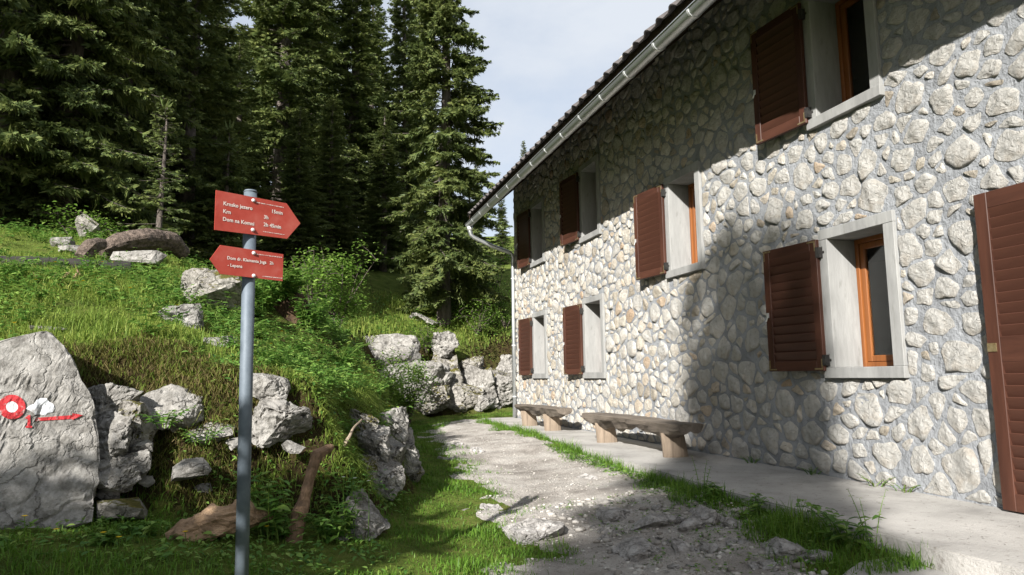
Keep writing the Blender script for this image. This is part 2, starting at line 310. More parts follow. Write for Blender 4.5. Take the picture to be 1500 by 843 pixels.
def tps(m, x, y):
    X, w = m; q = np.stack([x, y], 1); r = np.linalg.norm(q[:, None]-X[None], axis=2)
    return np.where(r > 0, r*r*np.log(r+1e-12), 0)@w[:len(X)] + w[-3] + q@w[-2:]
BASE = tps_fit([(0, 0, -.5), (2, 0, -.42), (3.3, 0, -.16), (3.3, 3.6, -.13), (3.3, 5, -.065), (3.3, 10, -.03), (3.6, 16, -.02), (2, 5, -.28), (2, 9, -.16), (2, 14, -.12), (1, 5, -.22), (.5, 5, -.12), (-1, 4.3, .1), (-2, 4.2, .18),
                (-4, 3, .2), (-1, 2, -.2), (1.3, 9, -.08), (1.2, 12, -.08), (3, 17.5, -.05), (6, 19, 0.05), (10, 18, .0), (-3, -3, -.4), (5, -5, -.4), (-8, -8, -.3), (12, 0, -.2), (12, 25, 0.2), (-20, 0, 0), (20, -15, -.5), (-20, -15, -.3)])
TOP = tps_fit([(-4, 4.9, 1.2), (-1.8, 5.4, 1.12), (-.9, 5.6, 1.08), (0, 5.7, .88), (.35, 6, .78), (.75, 6.6, .72), (.95, 7.9, .74), (1.0, 9, .8), (.2, 8.2, 1.0), (.1, 10, 1.6), (-1, 8, 1.65), (-2.2, 9.8, 2.2), (-2.6, 11.7, 2.85), (-4, 11.3, 2.9), (-.3, 9.5, 1.85),
               (.5, 12, 1.75), (.8, 14, 1.8), (2, 18, 1.85), (3, 19, 1.85), (4.5, 20, 1.9), (6, 21, 2.1), (3.5, 22, 2.9), (5, 26, 4.5), (0, 18, 2.4), (-3, 15, 3.3), (-3, 18, 3.8), (-8, 14, 3.3), (-8, 22, 4.8), (0, 26, 5.0), (10, 26, 4.6),
               (10, 34, 7), (0, 36, 7.5), (-10, 34, 7.5), (-16, 8, 2.5), (-16, 20, 4.5), (-30, 12, 3.5)])
def sstep(t): t = np.clip(t, 0, 1); return t*t*(3-2*t)
def ground(x, y):
    x = np.asarray(x, float).ravel(); y = np.asarray(y, float).ravel()
    d = bank_dist(x, y); d = d + 0.18*fbm(np.stack([x*1.1, y*1.1, x*0], 1), 3, 3)*sstep((np.hypot(x, y)-3)/2)
    xx = np.clip(x, -45, 45); yy = np.clip(y, -25, 48)
    b = np.clip(tps(BASE, xx, yy), -0.9, 1.2); t = np.clip(tps(TOP, xx, yy), 0.3, 13)
    wd = 0.52 + 0.5*sstep((y-12)/5)
    k = sstep(d/wd)
    z = b*(1-k)+t*k
    z = z + k*(0.10*fbm(np.stack([x*.8, y*.8, x*0], 1), 11, 4)+0.03*fbm(np.stack([x*4, y*4, x*0], 1), 12, 3)) + (1-k)*0.018*fbm(np.stack([x*2, y*2, x*0], 1), 13, 4)
    far = sstep((np.hypot(x, y)-60)/200); z = z + far*40*sstep((y+50)/200)
    # under the house and walkway the ground stays below the slab
    hs = sstep((x-3.41-0.05*np.maximum(0, y-5.4))/0.08)*(y < 17.2)
    z = np.where(hs > 0, z*(1-hs)+np.minimum(z, -0.2)*hs, z)
    return z
def gz(x, y): return float(ground([x], [y])[0])
def axis(lo, hi, step, far0, far1):
    a = list(np.arange(lo, hi, step)); v = lo; s = step
    L = []
    while v > far0: s *= 1.22; v -= s; L.append(v)
    R = []; v = a[-1]; s = step
    while v < far1: s *= 1.22; v += s; R.append(v)
    return np.array(L[::-1]+a+R)
gx = axis(-3.6, 4.2, 0.055, -500, 500); gy = axis(3.4, 12.0, 0.06, -200, 600)
GX, GY = np.meshgrid(gx, gy); gzv = ground(GX, GY)
nx, ny = len(gx), len(gy); idx = np.arange(nx*ny).reshape(ny, nx)
quads = np.stack([idx[:-1, :-1].ravel(), idx[:-1, 1:].ravel(), idx[1:, 1:].ravel(), idx[1:, :-1].ravel()], 1)
structure(link('ground', npmesh('ground', np.stack([GX.ravel(), GY.ravel(), gzv], 1), quads), M_ground, smooth=True))

# gravel path: its own sheet, sinking into the meadow at its ragged borders
def path_left(y): return np.interp(y, [-3, 2, 4.6, 5.3, 6.8, 8, 10, 13, 15, 16.5], [0.5, 1.0, 1.38, 1.58, 1.78, 1.95, 2.05, 2.25, 2.65, 3.3])
def path_right(y): return np.interp(y, [-3, 3.4, 4.3, 5.5, 7.2, 9.4, 13.8, 16], [3.2, 2.75, 2.9, 3.08, 3.30, 3.42, 3.62, 3.8])
def path_in(x, y):
    x = np.asarray(x, float).ravel(); y = np.asarray(y, float).ravel()
    n = fbm(np.stack([x*1.6, y*1.6, x*0], 1), 21, 4)
    return np.minimum(x-path_left(y), path_right(y)-x) + 0.26*n + np.clip((16.0-y), -1, 0)
px_ = np.arange(0.2, 4.0, 0.04); py_ = np.arange(1.0, 16.9, 0.05); PX, PY = np.meshgrid(px_, py_)
pin = path_in(PX, PY); pz = ground(PX, PY) + np.clip(0.012+pin*0.10, -0.03, 0.014) + 0.008*fbm(np.stack([PX.ravel()*7, PY.ravel()*7, 0*PX.ravel()], 1), 22, 3)
ni = np.arange(PX.size).reshape(PX.shape); q = np.stack([ni[:-1, :-1].ravel(), ni[:-1, 1:].ravel(), ni[1:, 1:].ravel(), ni[1:, :-1].ravel()], 1)
keep = (pin[q] > -0.3).any(1); q = q[keep]
PV = np.stack([PX.ravel(), PY.ravel(), pz], 1)
used = np.unique(q); rm = np.full(len(PV), -1); rm[used] = np.arange(len(used))
structure(link('path', npmesh('path', PV[used], rm[q]), M_path, smooth=True))

# ------------------------------------------------------------------ walkway and pad
def slab(name, outline, z0, z1, mat, seed, bev=0.012):
    bm = bmesh.new(); vs_ = [bm.verts.new((x, y, z1)) for x, y in outline]; f = bm.faces.new(vs_)
    r = bmesh.ops.extrude_face_region(bm, geom=[f]); bmesh.ops.translate(bm, vec=(0, 0, z0-z1), verts=[g for g in r['geom'] if isinstance(g, bmesh.types.BMVert)])
    bmesh.ops.recalc_face_normals(bm, faces=bm.faces[:])
    top = [e for e in bm.edges if all(abs(v.co.z-z1) < 1e-5 for v in e.verts)]
    bmesh.ops.bevel(bm, geom=top, offset=bev, segments=2, affect='EDGES')
    me = bpy.data.meshes.new(name); bm.to_mesh(me); bm.free(); return structure(link(name, me, mat))
rng = random.Random(5)
edge = [(3.40+0.012*math.sin(y*3.1)+rng.uniform(-.012, .012)+0.5*max(0, (y-5.4))/10.0, y) for y in np.arange(-3, 16.7, 0.22)]
slab('walkway', [(4.80, -3)]+edge+[(4.80, 16.6)], -0.35, 0.0, M_walk, 1)
pad_edge = [(3.385, 3.62), (3.1, 3.58), (2.85, 3.42), (2.72, 3.2), (2.62, 2.7), (2.6, 0.6), (3.385, 0.6)]
slab('concrete_pad', pad_edge, -0.5, -0.115, M_walk, 2, 0.02)

# ------------------------------------------------------------------ house
W = 4.78; YN, YF = -3.0, 16.32
house = thing('stone_house', 'two-storey mountain house of pale rubble stone with brown shutters and a zinc gutter', 'house', (0, 0, 0))
WIN = [('near ground floor', 4.78, 5.70, 0.92, 2.34), ('middle ground floor', 10.98, 11.90, 0.92, 2.34), ('far ground floor', 13.96, 14.88, 0.92, 2.34),
       ('stair landing', 7.80, 8.72, 2.28, 3.69), ('near upper floor', 4.80, 5.72, 3.36, 4.78), ('middle upper floor', 11.0, 11.92, 3.36, 4.78), ('far upper floor', 13.98, 14.90, 3.36, 4.78)]
DOOR = (2.35, 3.32, 0.0, 2.25)
holes = [(a+0.03, b-0.03, c+0.03, d-0.03) for _, a, b, c, d in WIN]+[(DOOR[0], DOOR[1], -0.3, DOOR[3])]
def wall_sheet(x, flip):
    ys = sorted(set([YN, YF]+[h[k] for h in holes for k in (0, 1)])); zs = sorted(set([-0.4, 5.75]+[h[k] for h in holes for k in (2, 3)]))
    m = MB()
    for i in range(len(ys)-1):
        for j in range(len(zs)-1):
            cy, cz = (ys[i]+ys[i+1])/2, (zs[j]+zs[j+1])/2
            if any(h[0] < cy < h[1] and h[2] < cz < h[3] for h in holes): continue
            V = [(x, ys[i], zs[j]), (x, ys[i+1], zs[j]), (x, ys[i+1], zs[j+1]), (x, ys[i], zs[j+1])]
            m.add(V, [(0, 3, 2, 1) if not flip else (0, 1, 2, 3)])
    return m
wm = wall_sheet(W, False); wb_ = wall_sheet(5.125, True); wm.add(wb_.v, wb_.f)
wall = wm.build('wall', M_mortar, house)
side = MB(); XB = 11.6
side.box(4.781, XB, YF-0.3, YF, -0.4, 5.70); side.box(4.781, XB, YN, YN+0.3, -0.4, 5.70); side.box(XB-0.3, XB, YN+0.3, YF-0.3, -0.4, 5.7)
for yy in (YF-0.15, YN+0.15):
    a, b = yy-0.15, yy+0.15
    side.add([(4.781, a, 5.70), (XB, a, 5.70), ((4.78+XB)/2, a, 8.6), (4.781, b, 5.70), (XB, b, 5.70), ((4.78+XB)/2, b, 8.6)], [(0, 2, 1), (3, 4, 5), (0, 3, 5, 2), (1, 2, 5, 4)])
side.build('gable_wall', M_mortar, house)
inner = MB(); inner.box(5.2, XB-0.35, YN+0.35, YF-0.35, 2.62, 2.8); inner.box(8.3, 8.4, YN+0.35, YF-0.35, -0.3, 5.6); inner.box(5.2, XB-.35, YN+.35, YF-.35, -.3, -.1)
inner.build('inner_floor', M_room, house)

# rubble stones: a weighted Voronoi diagram of the wall, every cell a stone with its own rough face
def build_stones():
    rs = np.random.RandomState(7); AN = 1.22
    ex = [(a-0.012, b+0.012, c-0.012, d+0.012) for _, a, b, c, d in WIN]+[(DOOR[0]-0.14, DOOR[1]+0.14, -0.3, DOOR[3]+0.14)]
    pts = []; cell = {}
    def near(p, r):
        i, j = int(p[0]/0.4), int(p[1]/0.4)
        for a in (-1, 0, 1):
            for b in (-1, 0, 1):
                for qx, qy, qr in cell.get((i+a, j+b), ()):
                    if (qx-p[0])**2+(qy-p[1])**2 < (0.80*(qr+r))**2: return True
        return False
    for r, n in ((0.150, 260), (0.125, 900), (0.105, 3500), (0.086, 12000), (0.066, 30000), (0.05, 30000)):
        for k in range(n):
            y = rs.uniform(YN-.1, YF+.1); z = rs.uniform(-0.15, 5.8)
            rr = r*rs.uniform(0.92, 1.08)*(1.12 if z < 0.7 and y < 7 else 1.0)
            if y > 8.6 and r > 0.15: continue
            p = (y/AN+100, z+10)
            if any(h[0] < y < h[1] and h[2] < z < h[3] for h in ex): continue
            if near(p, rr): continue
            pts.append((p[0], p[1], rr)); cell.setdefault((int(p[0]/0.4), int(p[1]/0.4)), []).append((p[0], p[1], rr))
    out = []
    P = np.array(pts)
    for i, (a, b, r) in enumerate(pts):
        yc, zc = (a-100)*AN, b-10
        d = np.hypot(P[:, 0]-a, P[:, 1]-b); nb = [j for j in np.argsort(d)[1:22] if d[j] < 0.6]
        poly = [(a-.36, b-.3), (a+.36, b-.3), (a+.36, b+.3), (a-.36, b+.3)]
        def clip(poly, nx_, ny_, c):   # keep nx*x+ny*y <= c
            o = []
            for k in range(len(poly)):
                p, q_ = poly[k], poly[(k+1) % len(poly)]; dp = nx_*p[0]+ny_*p[1]-c; dq = nx_*q_[0]+ny_*q_[1]-c
                if dp <= 0: o.append(p)
                if dp*dq < 0: t = dp/(dp-dq); o.append((p[0]+t*(q_[0]-p[0]), p[1]+t*(q_[1]-p[1])))
            return o
        gap = rs.uniform(0.006, 0.021)*(0.85 if yc > 8.5 else 1.2)
        for j in nb:
            dx, dy = P[j, 0]-a, P[j, 1]-b; L = math.hypot(dx, dy); nx_, ny_ = dx/L, dy/L
            off = (L*L + r*r - P[j, 2]**2)/(2*L); mx_, my_ = a+nx_*off, b+ny_*off
            rt_ = ((min(i, j)*7919+max(i, j)*104729) % 1000/1000.0-.5)*1.25; nx_, ny_ = nx_*math.cos(rt_)-ny_*math.sin(rt_), nx_*math.sin(rt_)+ny_*math.cos(rt_)
            poly = clip(poly, nx_, ny_, nx_*mx_+ny_*my_-gap)
            if len(poly) < 3: break
        if len(poly) < 3: continue
        # openings and the wall ends
        for h in ex:
            y0, y1, z0, z1 = h[0]/AN+100, h[1]/AN+100, h[2]+10, h[3]+10
            if y0-.4 < a < y1+.4 and z0-.4 < b < z1+.4:
                if a < y0: cc = (1, 0, y0)
                elif a > y1: cc = (-1, 0, -y1)
                elif b < z0: cc = (0, 1, z0)
                else: cc = (0, -1, -z1)
                ov = [p for p in poly if y0 < p[0] < y1 and z0 < p[1] < z1]
                if ov or any(abs(p[0]-a) > 0 for p in poly): 
                    lo_y, hi_y = min(p[0] for p in poly), max(p[0] for p in poly); lo_z, hi_z = min(p[1] for p in poly), max(p[1] for p in poly)
                    if hi_y > y0 and lo_y < y1 and hi_z > z0 and lo_z < z1: poly = clip(poly, *cc)
        poly = clip(poly, 1, 0, YF/AN+100-.005); poly = clip(poly, 0, -1, -(0.015+10))
        if len(poly) < 3: continue
        Q = np.array([((p[0]-100)*AN, p[1]-10) for p in poly])
        ar = 0.5*abs(np.dot(Q[:, 0], np.roll(Q[:, 1], 1))-np.dot(Q[:, 1], np.roll(Q[:, 0], 1)))
        if ar < 0.0022: continue
        for it in range(2):            # cut the corners
            c1 = rs.uniform(0.07, 0.16) if it == 0 else 0.22; nxt = np.roll(Q, -1, 0); Q = np.stack([Q*(1-c1)+nxt*c1, Q*c1+nxt*(1-c1)], 1).reshape(-1, 2)
        # even out to K points
        K = 18 if 3.0 < yc < 9 else (12 if yc > 3 else 9); dd = np.linalg.norm(np.roll(Q, -1, 0)-Q, axis=1); s_ = np.r_[0, np.cumsum(dd)]; Qc = np.vstack([Q, Q[:1]])
        tt = np.linspace(0, s_[-1], K, endpoint=False); Q = np.stack([np.interp(tt, s_, Qc[:, 0]), np.interp(tt, s_, Qc[:, 1])], 1)
        c = Q.mean(0); wob = 1+0.075*np.sin(np.arange(K)*2*math.pi/K*rs.randint(2, 5)+rs.uniform(0, 6))+0.05*np.sin(np.arange(K)*2*math.pi/K*rs.randint(4, 7)+rs.uniform(0, 6))+rs.uniform(-.045, .03, K)
        Q = c+(Q-c)*np.minimum(wob, 1.06)[:, None]
        a_ = math.sqrt(ar); hgt = min(0.042, 0.010+0.09*a_*rs.uniform(0.3, 1.0))
        tilt = rs.uniform(-0.20, 0.20, 2)
        ja = 0.006+0.05*a_*rs.uniform(.4, 1); rings = [(1.0, -0.03, 0.0), (0.995, hgt*0.5, 0.004), (0.945, hgt*0.92, ja*.6), (0.74, hgt*1.0, ja), (0.48, hgt*1.0, ja), (0.22, hgt*1.0, ja)]
        V = []; gk = rs.normal(0, .20, (5, 2)); bk = rs.uniform(-.1, .5, 5)*a_*.22
        facet = lambda P_: np.clip(np.min(bk[None]+(P_-c)@gk.T, axis=1), -hgt*.75, hgt*.9)
        for (sc, h_, jt) in rings:
            X_ = W-h_-rs.uniform(-jt, jt, K)*.35; R_ = c+(Q-c)*sc*(1+rs.uniform(-.10, .10, (K, 1)) if sc < 0.9 else 1)
            X_ = X_ - (0 if sc > 0.999 else (.45 if sc > .99 else 1))*facet(R_)
            V.append(np.stack([X_, R_[:, 0], R_[:, 1]], 1))
        V = np.vstack(V+[np.array([[W-hgt-facet(c[None])[0], c[0], c[1]]])])
        F = []
        for k in range(len(rings)-1):
            for i2 in range(K):
                j2 = (i2+1) % K; p0, p1, p2, p3 = k*K+i2, k*K+j2, (k+1)*K+j2, (k+1)*K+i2
                if rs.rand() < .5: F += [(p0, p2, p1), (p0, p3, p2)]
                else: F += [(p0, p3, p1), (p1, p3, p2)]
        for i2 in range(K): F.append((5*K+i2, 6*K, 5*K+(i2+1) % K))
        out.append((c, ar, V, np.array(F)))
    return out
stones = build_stones()
def on_screen_size(c, ar):
    v = np.array([W, c[0], c[1]])-CAM; z = v@Fv
    if z < 0.5: return 0
    x = CX+FPX*(v@Rv)/z; y = CY-FPX*(v@Uv)/z
    if not (-10 < x < 1515 and -20 < y < 860): return 0
    if c[0] < 3.95 and c[1] < 2.25 and c[0] > 3.3: return 0
    return ar*abs(v[0])/z**3
order = sorted(range(len(stones)), key=lambda i: -on_screen_size(stones[i][0], stones[i][1]))
big = set(order[:300])
for i in order[:300]:
    c, ar, V, Fc = stones[i]; o3 = np.array([W, c[0], c[1]])
    so = link('stone', npmesh('stone', V-o3, Fc), M_stone, wall); so.location = o3.tolist()
VV = []; FF = []; base_i = 0
for i in range(len(stones)):
    if i in big: continue
    VV.append(stones[i][2]); FF.append(stones[i][3]+base_i); base_i += len(stones[i][2])
stuff(link('small_and_far_stones', npmesh('small_and_far_stones', np.vstack(VV), np.vstack(FF)), M_stone, wall))

# windows
def window(which, y0, y1, z0, z1):
    m = 0.115; xf = W-0.034; xb = 5.12
    w = bpy.data.objects.new('window', None); COL.objects.link(w); w.parent = house; w.location = (W, (y0+y1)/2, z0); w['label'] = 'window with concrete surround, ' + which
    cy, L0 = (y0+y1)/2, z0
    def pc(name, a, b, c, d, xa=xf, xbk=xb, mat=M_conc, bev=0.004):
        return MB().box(xa-W, xbk-W, a-cy, b-cy, c-L0, d-L0).build(name, mat, w, bevel=bev)
    pc('jamb', y0, y0+m, z0+0.10, z1-0.10); pc('jamb', y1-m, y1, z0+0.10, z1-0.10)
    pc('lintel', y0, y1, z1-0.10, z1, xf-0.002); pc('sill', y0-0.015, y1+0.015, z0, z0+0.10, xf-0.02)
    a, b, c, d = y0+m, y1-m, z0+0.10, z1-0.10
    fr = MB(); X0, X1 = 5.06-W, 5.13-W
    fw = 0.045
    for (p, q_, r_, s_) in ((a, a+fw, c, d), (b-fw, b, c, d), (a+fw, b-fw, c, c+fw), (a+fw, b-fw, d-fw, d)): fr.box(X0, X1, p-cy, q_-cy, r_-L0, s_-L0)
    fr.build('wooden_frame', M_pine, w, bevel=0.004)
    sa = MB(); X0, X1 = 5.075-W, 5.12-W; sw = 0.06; a2, b2, c2, d2 = a+fw+.002, b-fw-.002, c+fw+.002, d-fw-.002
    for (p, q_, r_, s_) in ((a2, a2+sw, c2, d2), (b2-sw, b2, c2, d2), (a2+sw, b2-sw, c2, c2+sw), (a2+sw, b2-sw, d2-sw, d2)): sa.box(X0, X1, p-cy, q_-cy, r_-L0, s_-L0)
    sash = sa.build('sash', M_pine, w, bevel=0.006)
    MB().box(5.095-W, 5.101-W, a2+sw-cy-.004, b2-sw-cy+.004, c2+sw-L0-.004, d2-sw-L0+.004).build('pane', M_glass, w)
for wdef in WIN: window(*wdef)

# louvred shutters, one leaf to the far side of each window, folded back against the wall
def louvre_leaf(parent, name, width, height, nsl, thick=0.042, stile=0.085, rail=0.10, label=None, loc=(0, 0, 0), rz=0.0, midrail=None, hardware=True, mirror=False):
    """leaf in its own plane: local y runs from the hinge (0) to the free edge (width), local -x is outwards"""
    s = bpy.data.objects.new(name, None); COL.objects.link(s); s.parent = parent; s.location = loc; s.rotation_euler = (0, 0, rz)
    if label: s['label'] = label
    t = thick/2
    MB().box(-t, t, 0, stile, 0, height).build('stile', M_shutv, s, bevel=0.004)
    MB().box(-t, t, width-stile, width, 0, height).build('stile', M_shutv, s, bevel=0.004)
    MB().box(-t+.001, t-.001, stile, width-stile, 0, rail).build('rail', M_shut, s, bevel=0.004)
    MB().box(-t+.001, t-.001, stile, width-stile, height-rail, height).build('rail', M_shut, s, bevel=0.004)
    spans = [(rail, height-rail, nsl)]
    if midrail:
        z0, z1, n0, n1 = midrail
        MB().box(-t+.001, t-.001, stile, width-stile, z0, z1).build('rail', M_shut, s, bevel=0.004); spans = [(rail, z0, n0), (z1, height-rail, n1)]
    for (za, zb, n) in spans:
        st = (zb-za)/n
        me = None
        for k in range(n):
            if me is None:
                Mx = Matrix.Rotation(rad(-16), 4, 'Y')
                b = MB().box(-0.006, 0.006, stile-.002, width-stile+.002, -st*0.56, st*0.56, Mx); o = b.build('slat', M_shut, s, bevel=0.002); me = o.data
            else:
                o = link('slat', me, None, s)
            o.location = (0.0, 0, za+st*(k+0.5))
    if hardware:
        for hz in (0.10, height-0.13):
            h = MB(); h.box(-t-.004, t+.03, -0.03, 0.012, hz-.05, hz+.05); h.tube([(t+.015, -0.03, hz-.06), (t+.015, -0.03, hz+.06)], 0.013, 8); h.box(t+.0, t+.06, -0.055, -0.02, hz-.012, hz+.012)
            h.build('hinge', M_iron, s)
        for yy, zz, sy, sz in ((0.012, 0.012, 1, 1), (width-.012, 0.012, -1, 1), (0.012, height-.012, 1, -1), (width-.012, height-.012, -1, -1)):
            c = MB(); c.box(-t-.003, -t+.001, min(yy, yy+sy*.10), max(yy, yy+sy*.10), min(zz, zz+sz*.014), max(zz, zz+sz*.014))
            c.box(-t-.0032, -t+.001, min(yy, yy+sy*.014), max(yy, yy+sy*.014), min(zz+sz*.014, zz+sz*.10), max(zz+sz*.014, zz+sz*.10)); c.build('corner_brace', M_brass, s)
        l = MB(); l.box(-t-.012, -t, width-.045, width-.02, height*.44, height*.44+.05); l.tube([(-t-.012, width-.035, height*.45), (-t-.018, width-.02, height*.41)], 0.007, 6); l.build('latch', M_zincl, s)
    return s
SH_ANG = [0.115, 0.10, 0.09, 0.12, 0.10, 0.11, 0.09]
for (wname, y0, y1, z0, z1), an in zip(WIN, SH_ANG):
    louvre_leaf(house, 'shutter', 0.725, 1.262, 12, label='open brown louvred shutter of the %s window' % wname, loc=(W-0.062, y1-0.02, z0+0.07), rz=an)
louvre_leaf(house, 'door_shutter', 0.66, 2.24, 0, label='tall brown louvred door shutter folded open beside the entrance', loc=(W-0.075, 3.30, 0.012), rz=0.012, midrail=(1.02, 1.20, 11, 12), hardware=False, stile=0.10, rail=0.12)
ds = MB(); ds.box(-0.027, -0.02, 0.585, 0.655, 1.095, 1.155).build('latch_plate', M_brass, [c for c in house.children if c.name.startswith('door_shutter')][0])
dr = MB(); a, b, c, d = DOOR
dr.box(W-.03, 5.12, a-.12, a, 0.003, d); dr.box(W-.03, 5.12, b, b+.12, 0.003, d); dr.box(W-.032, 5.12, a-.12, b+.12, d, d+.12); dr.build('door_surround', M_conc, house, bevel=.004)
MB().box(5.05, 5.10, a, b, 0.005, d).build('door', M_pine, house, bevel=.004)

# roof
pt = math.tan(rad(42)); XE, ZE = 3.74, 4.66        # underside line
RX = (4.78+XB)/2; RZ = ZE+(RX-XE)*pt
th = 0.13/math.cos(rad(42))
rf = MB(); y0r, y1r = YN-0.35, 16.52
def strip(x0, x1, dz0, dz1): 
    z0, z1 = ZE+(x0-XE)*pt, ZE+(x1-XE)*pt
    V = [(x0, y0r, z0+dz0), (x1, y0r, z1+dz0), (x1, y0r, z1+dz1), (x0, y0r, z0+dz1), (x0, y1r, z0+dz0), (x1, y1r, z1+dz0), (x1, y1r, z1+dz1), (x0, y1r, z0+dz1)]
    return V, [(0, 1, 2, 3), (7, 6, 5, 4), (0, 4, 5, 1), (1, 5, 6, 2), (2, 6, 7, 3), (3, 7, 4, 0)]
rf.add(*strip(XE, RX, 0, th))
V, Fq = strip(XE, RX, 0, th); rf.add([(2*RX-x, y, z) for x, y, z in V], [f[::-1] for f in Fq])
roof = rf.build('roof', M_darkwood, house)
fb = MB(); fb.box(XE-0.03, XE, y0r, y1r, ZE-0.02, ZE+th+0.03); fb.build('fascia_board', M_darkwood, roof)
# rafters tails
for k in range(22):
    yy = YN+0.2+k*0.9
    if yy > 16.2: break
    z1 = ZE+(4.80-XE-.05)*pt
    m = MB(); m.add([(XE+.02, yy-.05, ZE-.05), (4.80, yy-.05, z1-.05), (4.80, yy-.05, z1+.04), (XE+.02, yy-.05, ZE+.02), (XE+.02, yy+.05, ZE-.05), (4.80, yy+.05, z1-.05), (4.80, yy+.05, z1+.04), (XE+.02, yy+.05, ZE+.02)],
                    [(0, 1, 2, 3), (7, 6, 5, 4), (0, 4, 5, 1), (1, 5, 6, 2), (2, 6, 7, 3), (3, 7, 4, 0)]); m.build('rafter_tail', M_darkwood, roof)
# tiles: roll tiles, two courses at the eave one by one, the rest of the slope as one sheet of the same profile
TW = 0.29
def tile_profile(n=9):
    P = []
    for k in range(n):
        t = k/(n-1); P.append((t*TW, 0.05*max(0.0, math.sin(math.pi*min(1, t/0.55)))*(t < 0.55)))
    return P
def tile_mesh(length):
    pr = tile_profile(); m = MB(); V = []; n = len(pr)
    for (s, lift) in ((0.0, 0.035), (length, 0.0)):
        for (yy, h) in pr: V.append((s, yy, lift+h+0.018))
        for (yy, h) in pr: V.append((s, yy, lift+h))
    F = []
    for k in range(n-1):
        F += [(k, k+1, 2*n+k+1, 2*n+k), (n+k, 2*n+n+k, 2*n+n+k+1, n+k+1), (k, n+k, n+k+1, k+1), (2*n+k, 2*n+k+1, 3*n+k+1, 3*n+k)]
    F += [(0, 2*n, 3*n, n), (n-1, 2*n-1, 4*n-1, 3*n-1)]
    m.add(V, F); me = bpy.data.meshes.new('tile'); me.from_pydata(m.v, [], m.f); me.update(); me.materials.append(M_tile); return me
tme = tile_mesh(0.42); rt = random.Random(3)
for course in range(2):
    for k in range(int((y1r-y0r)/TW)):
        o = link('tile', tme, None, roof); s = -0.10+course*0.36
        o.location = (XE+s*math.cos(rad(42)), y0r+0.03+k*TW, ZE+th+0.005+s*math.sin(rad(42))); o.rotation_euler = (0, -rad(42)+rt.uniform(-.012, .012), rt.uniform(-.01, .01))
m = MB(); pr = [(y0r+0.03+k*TW+a_, h) for k in range(int((y1r-y0r)/TW)) for a_, h in tile_profile()[:-1]]
L = (RX-XE)/math.cos(rad(42)); V = []; F = []
for s in (0.62, L+0.02):
    for (yy, h) in pr: V.append((XE+s*math.cos(rad(42))-h*math.sin(rad(42)), yy, ZE+th+0.03+s*math.sin(rad(42))+h*math.cos(rad(42))))
n = len(pr)
for k in range(n-1): F.append((k, k+1, n+k+1, n+k))
V2 = [(2*RX-x, y, z) for x, y, z in V]; m.add(V, F); m.add(V2, F); stuff(m.build('upper_tile_courses', M_tile, roof))

# gutter, its straps and the downpipe
GXc, GZc, GR = 3.665, 4.605, 0.078
def gutter_mesh():
    V = []; F = []; n = 14; ys = [YN-0.3, 2, 6, 10, 14, 16.40]
    prof = [(GR*math.cos(a), GR*math.sin(a)) for a in np.linspace(math.pi, 2*math.pi, n)]
    prof = [(-GR-0.012, 0.004), (-GR-0.010, 0.016)]+[(x, z) for x, z in prof]+[(GR, 0.03)]
    inn = [(x*0.965, z*0.965+0.0008) for x, z in prof]
    for y in ys:
        for x, z in prof: V.append((GXc+x, y, GZc+z))
        for x, z in inn: V.append((GXc+x, y, GZc+z))
    k = len(prof)
    for i in range(len(ys)-1):
        for j in range(k-1):
            a = i*2*k+j; b = a+2*k; F += [(a, b, b+1, a+1), (a+k, a+k+1, b+k+1, b+k)]
    e = (len(ys)-1)*2*k; F.append(tuple(e+j for j in range(k))); F.append(tuple(j for j in range(k-1, -1, -1)))
    return MB().add(V, F)
gut = gutter_mesh().build('gutter', M_zinc, house, smooth=True)
k = 0; yb = 5.96-0.752*11
while yb < 16.4:
    b = MB(); n = 12; V = []; F = []
    for y in (yb-0.016, yb+0.016):
        for a in np.linspace(math.pi*0.98, 2*math.pi, n): V.append((GXc+(GR+.006)*math.cos(a), y, GZc+(GR+.006)*math.sin(a)))
        for a in np.linspace(math.pi*0.98, 2*math.pi, n): V.append((GXc+(GR+.001)*math.cos(a), y, GZc+(GR+.001)*math.sin(a)))
    for j in range(n-1): F += [(j, j+1, 2*n+j+1, 2*n+j), (j, n+j, n+j+1, j+1), (2*n+j, 2*n+j+1, 3*n+j+1, 3*n+j)]
    b.add(V, F); b.build('strap', M_zincl, gut); yb += 0.752
dp = [(GXc, 16.25, GZc-GR+.02), (GXc, 16.25, 4.42), (GXc+0.02, 16.25, 4.33), (GXc+0.09, 16.25, 4.27), (GXc+0.2, 16.25, 4.22), (4.2, 16.25, 4.08), (4.66, 16.25, 3.93), (4.70, 16.24, 3.88), (4.715, 16.24, 3.80), (4.715, 16.24, 2), (4.715, 16.24, 0.02)]
pipe = MB().tube(dp, [0.062, 0.052]+[0.048]*9, 12).build('downpipe', M_zinc, house, smooth=True)
MB().tube([(GXc, 16.25, GZc-GR-.005), (GXc, 16.25, GZc-GR-.10)], [0.075, 0.056], 12).build('outlet', M_zincl, pipe, smooth=True)
for zz in (3.3, 1.7, 0.5): MB().tube([(4.715, 16.24, zz-.012), (4.715, 16.24, zz+.012)], 0.054, 12).build('pipe_clip', M_zincl, pipe)

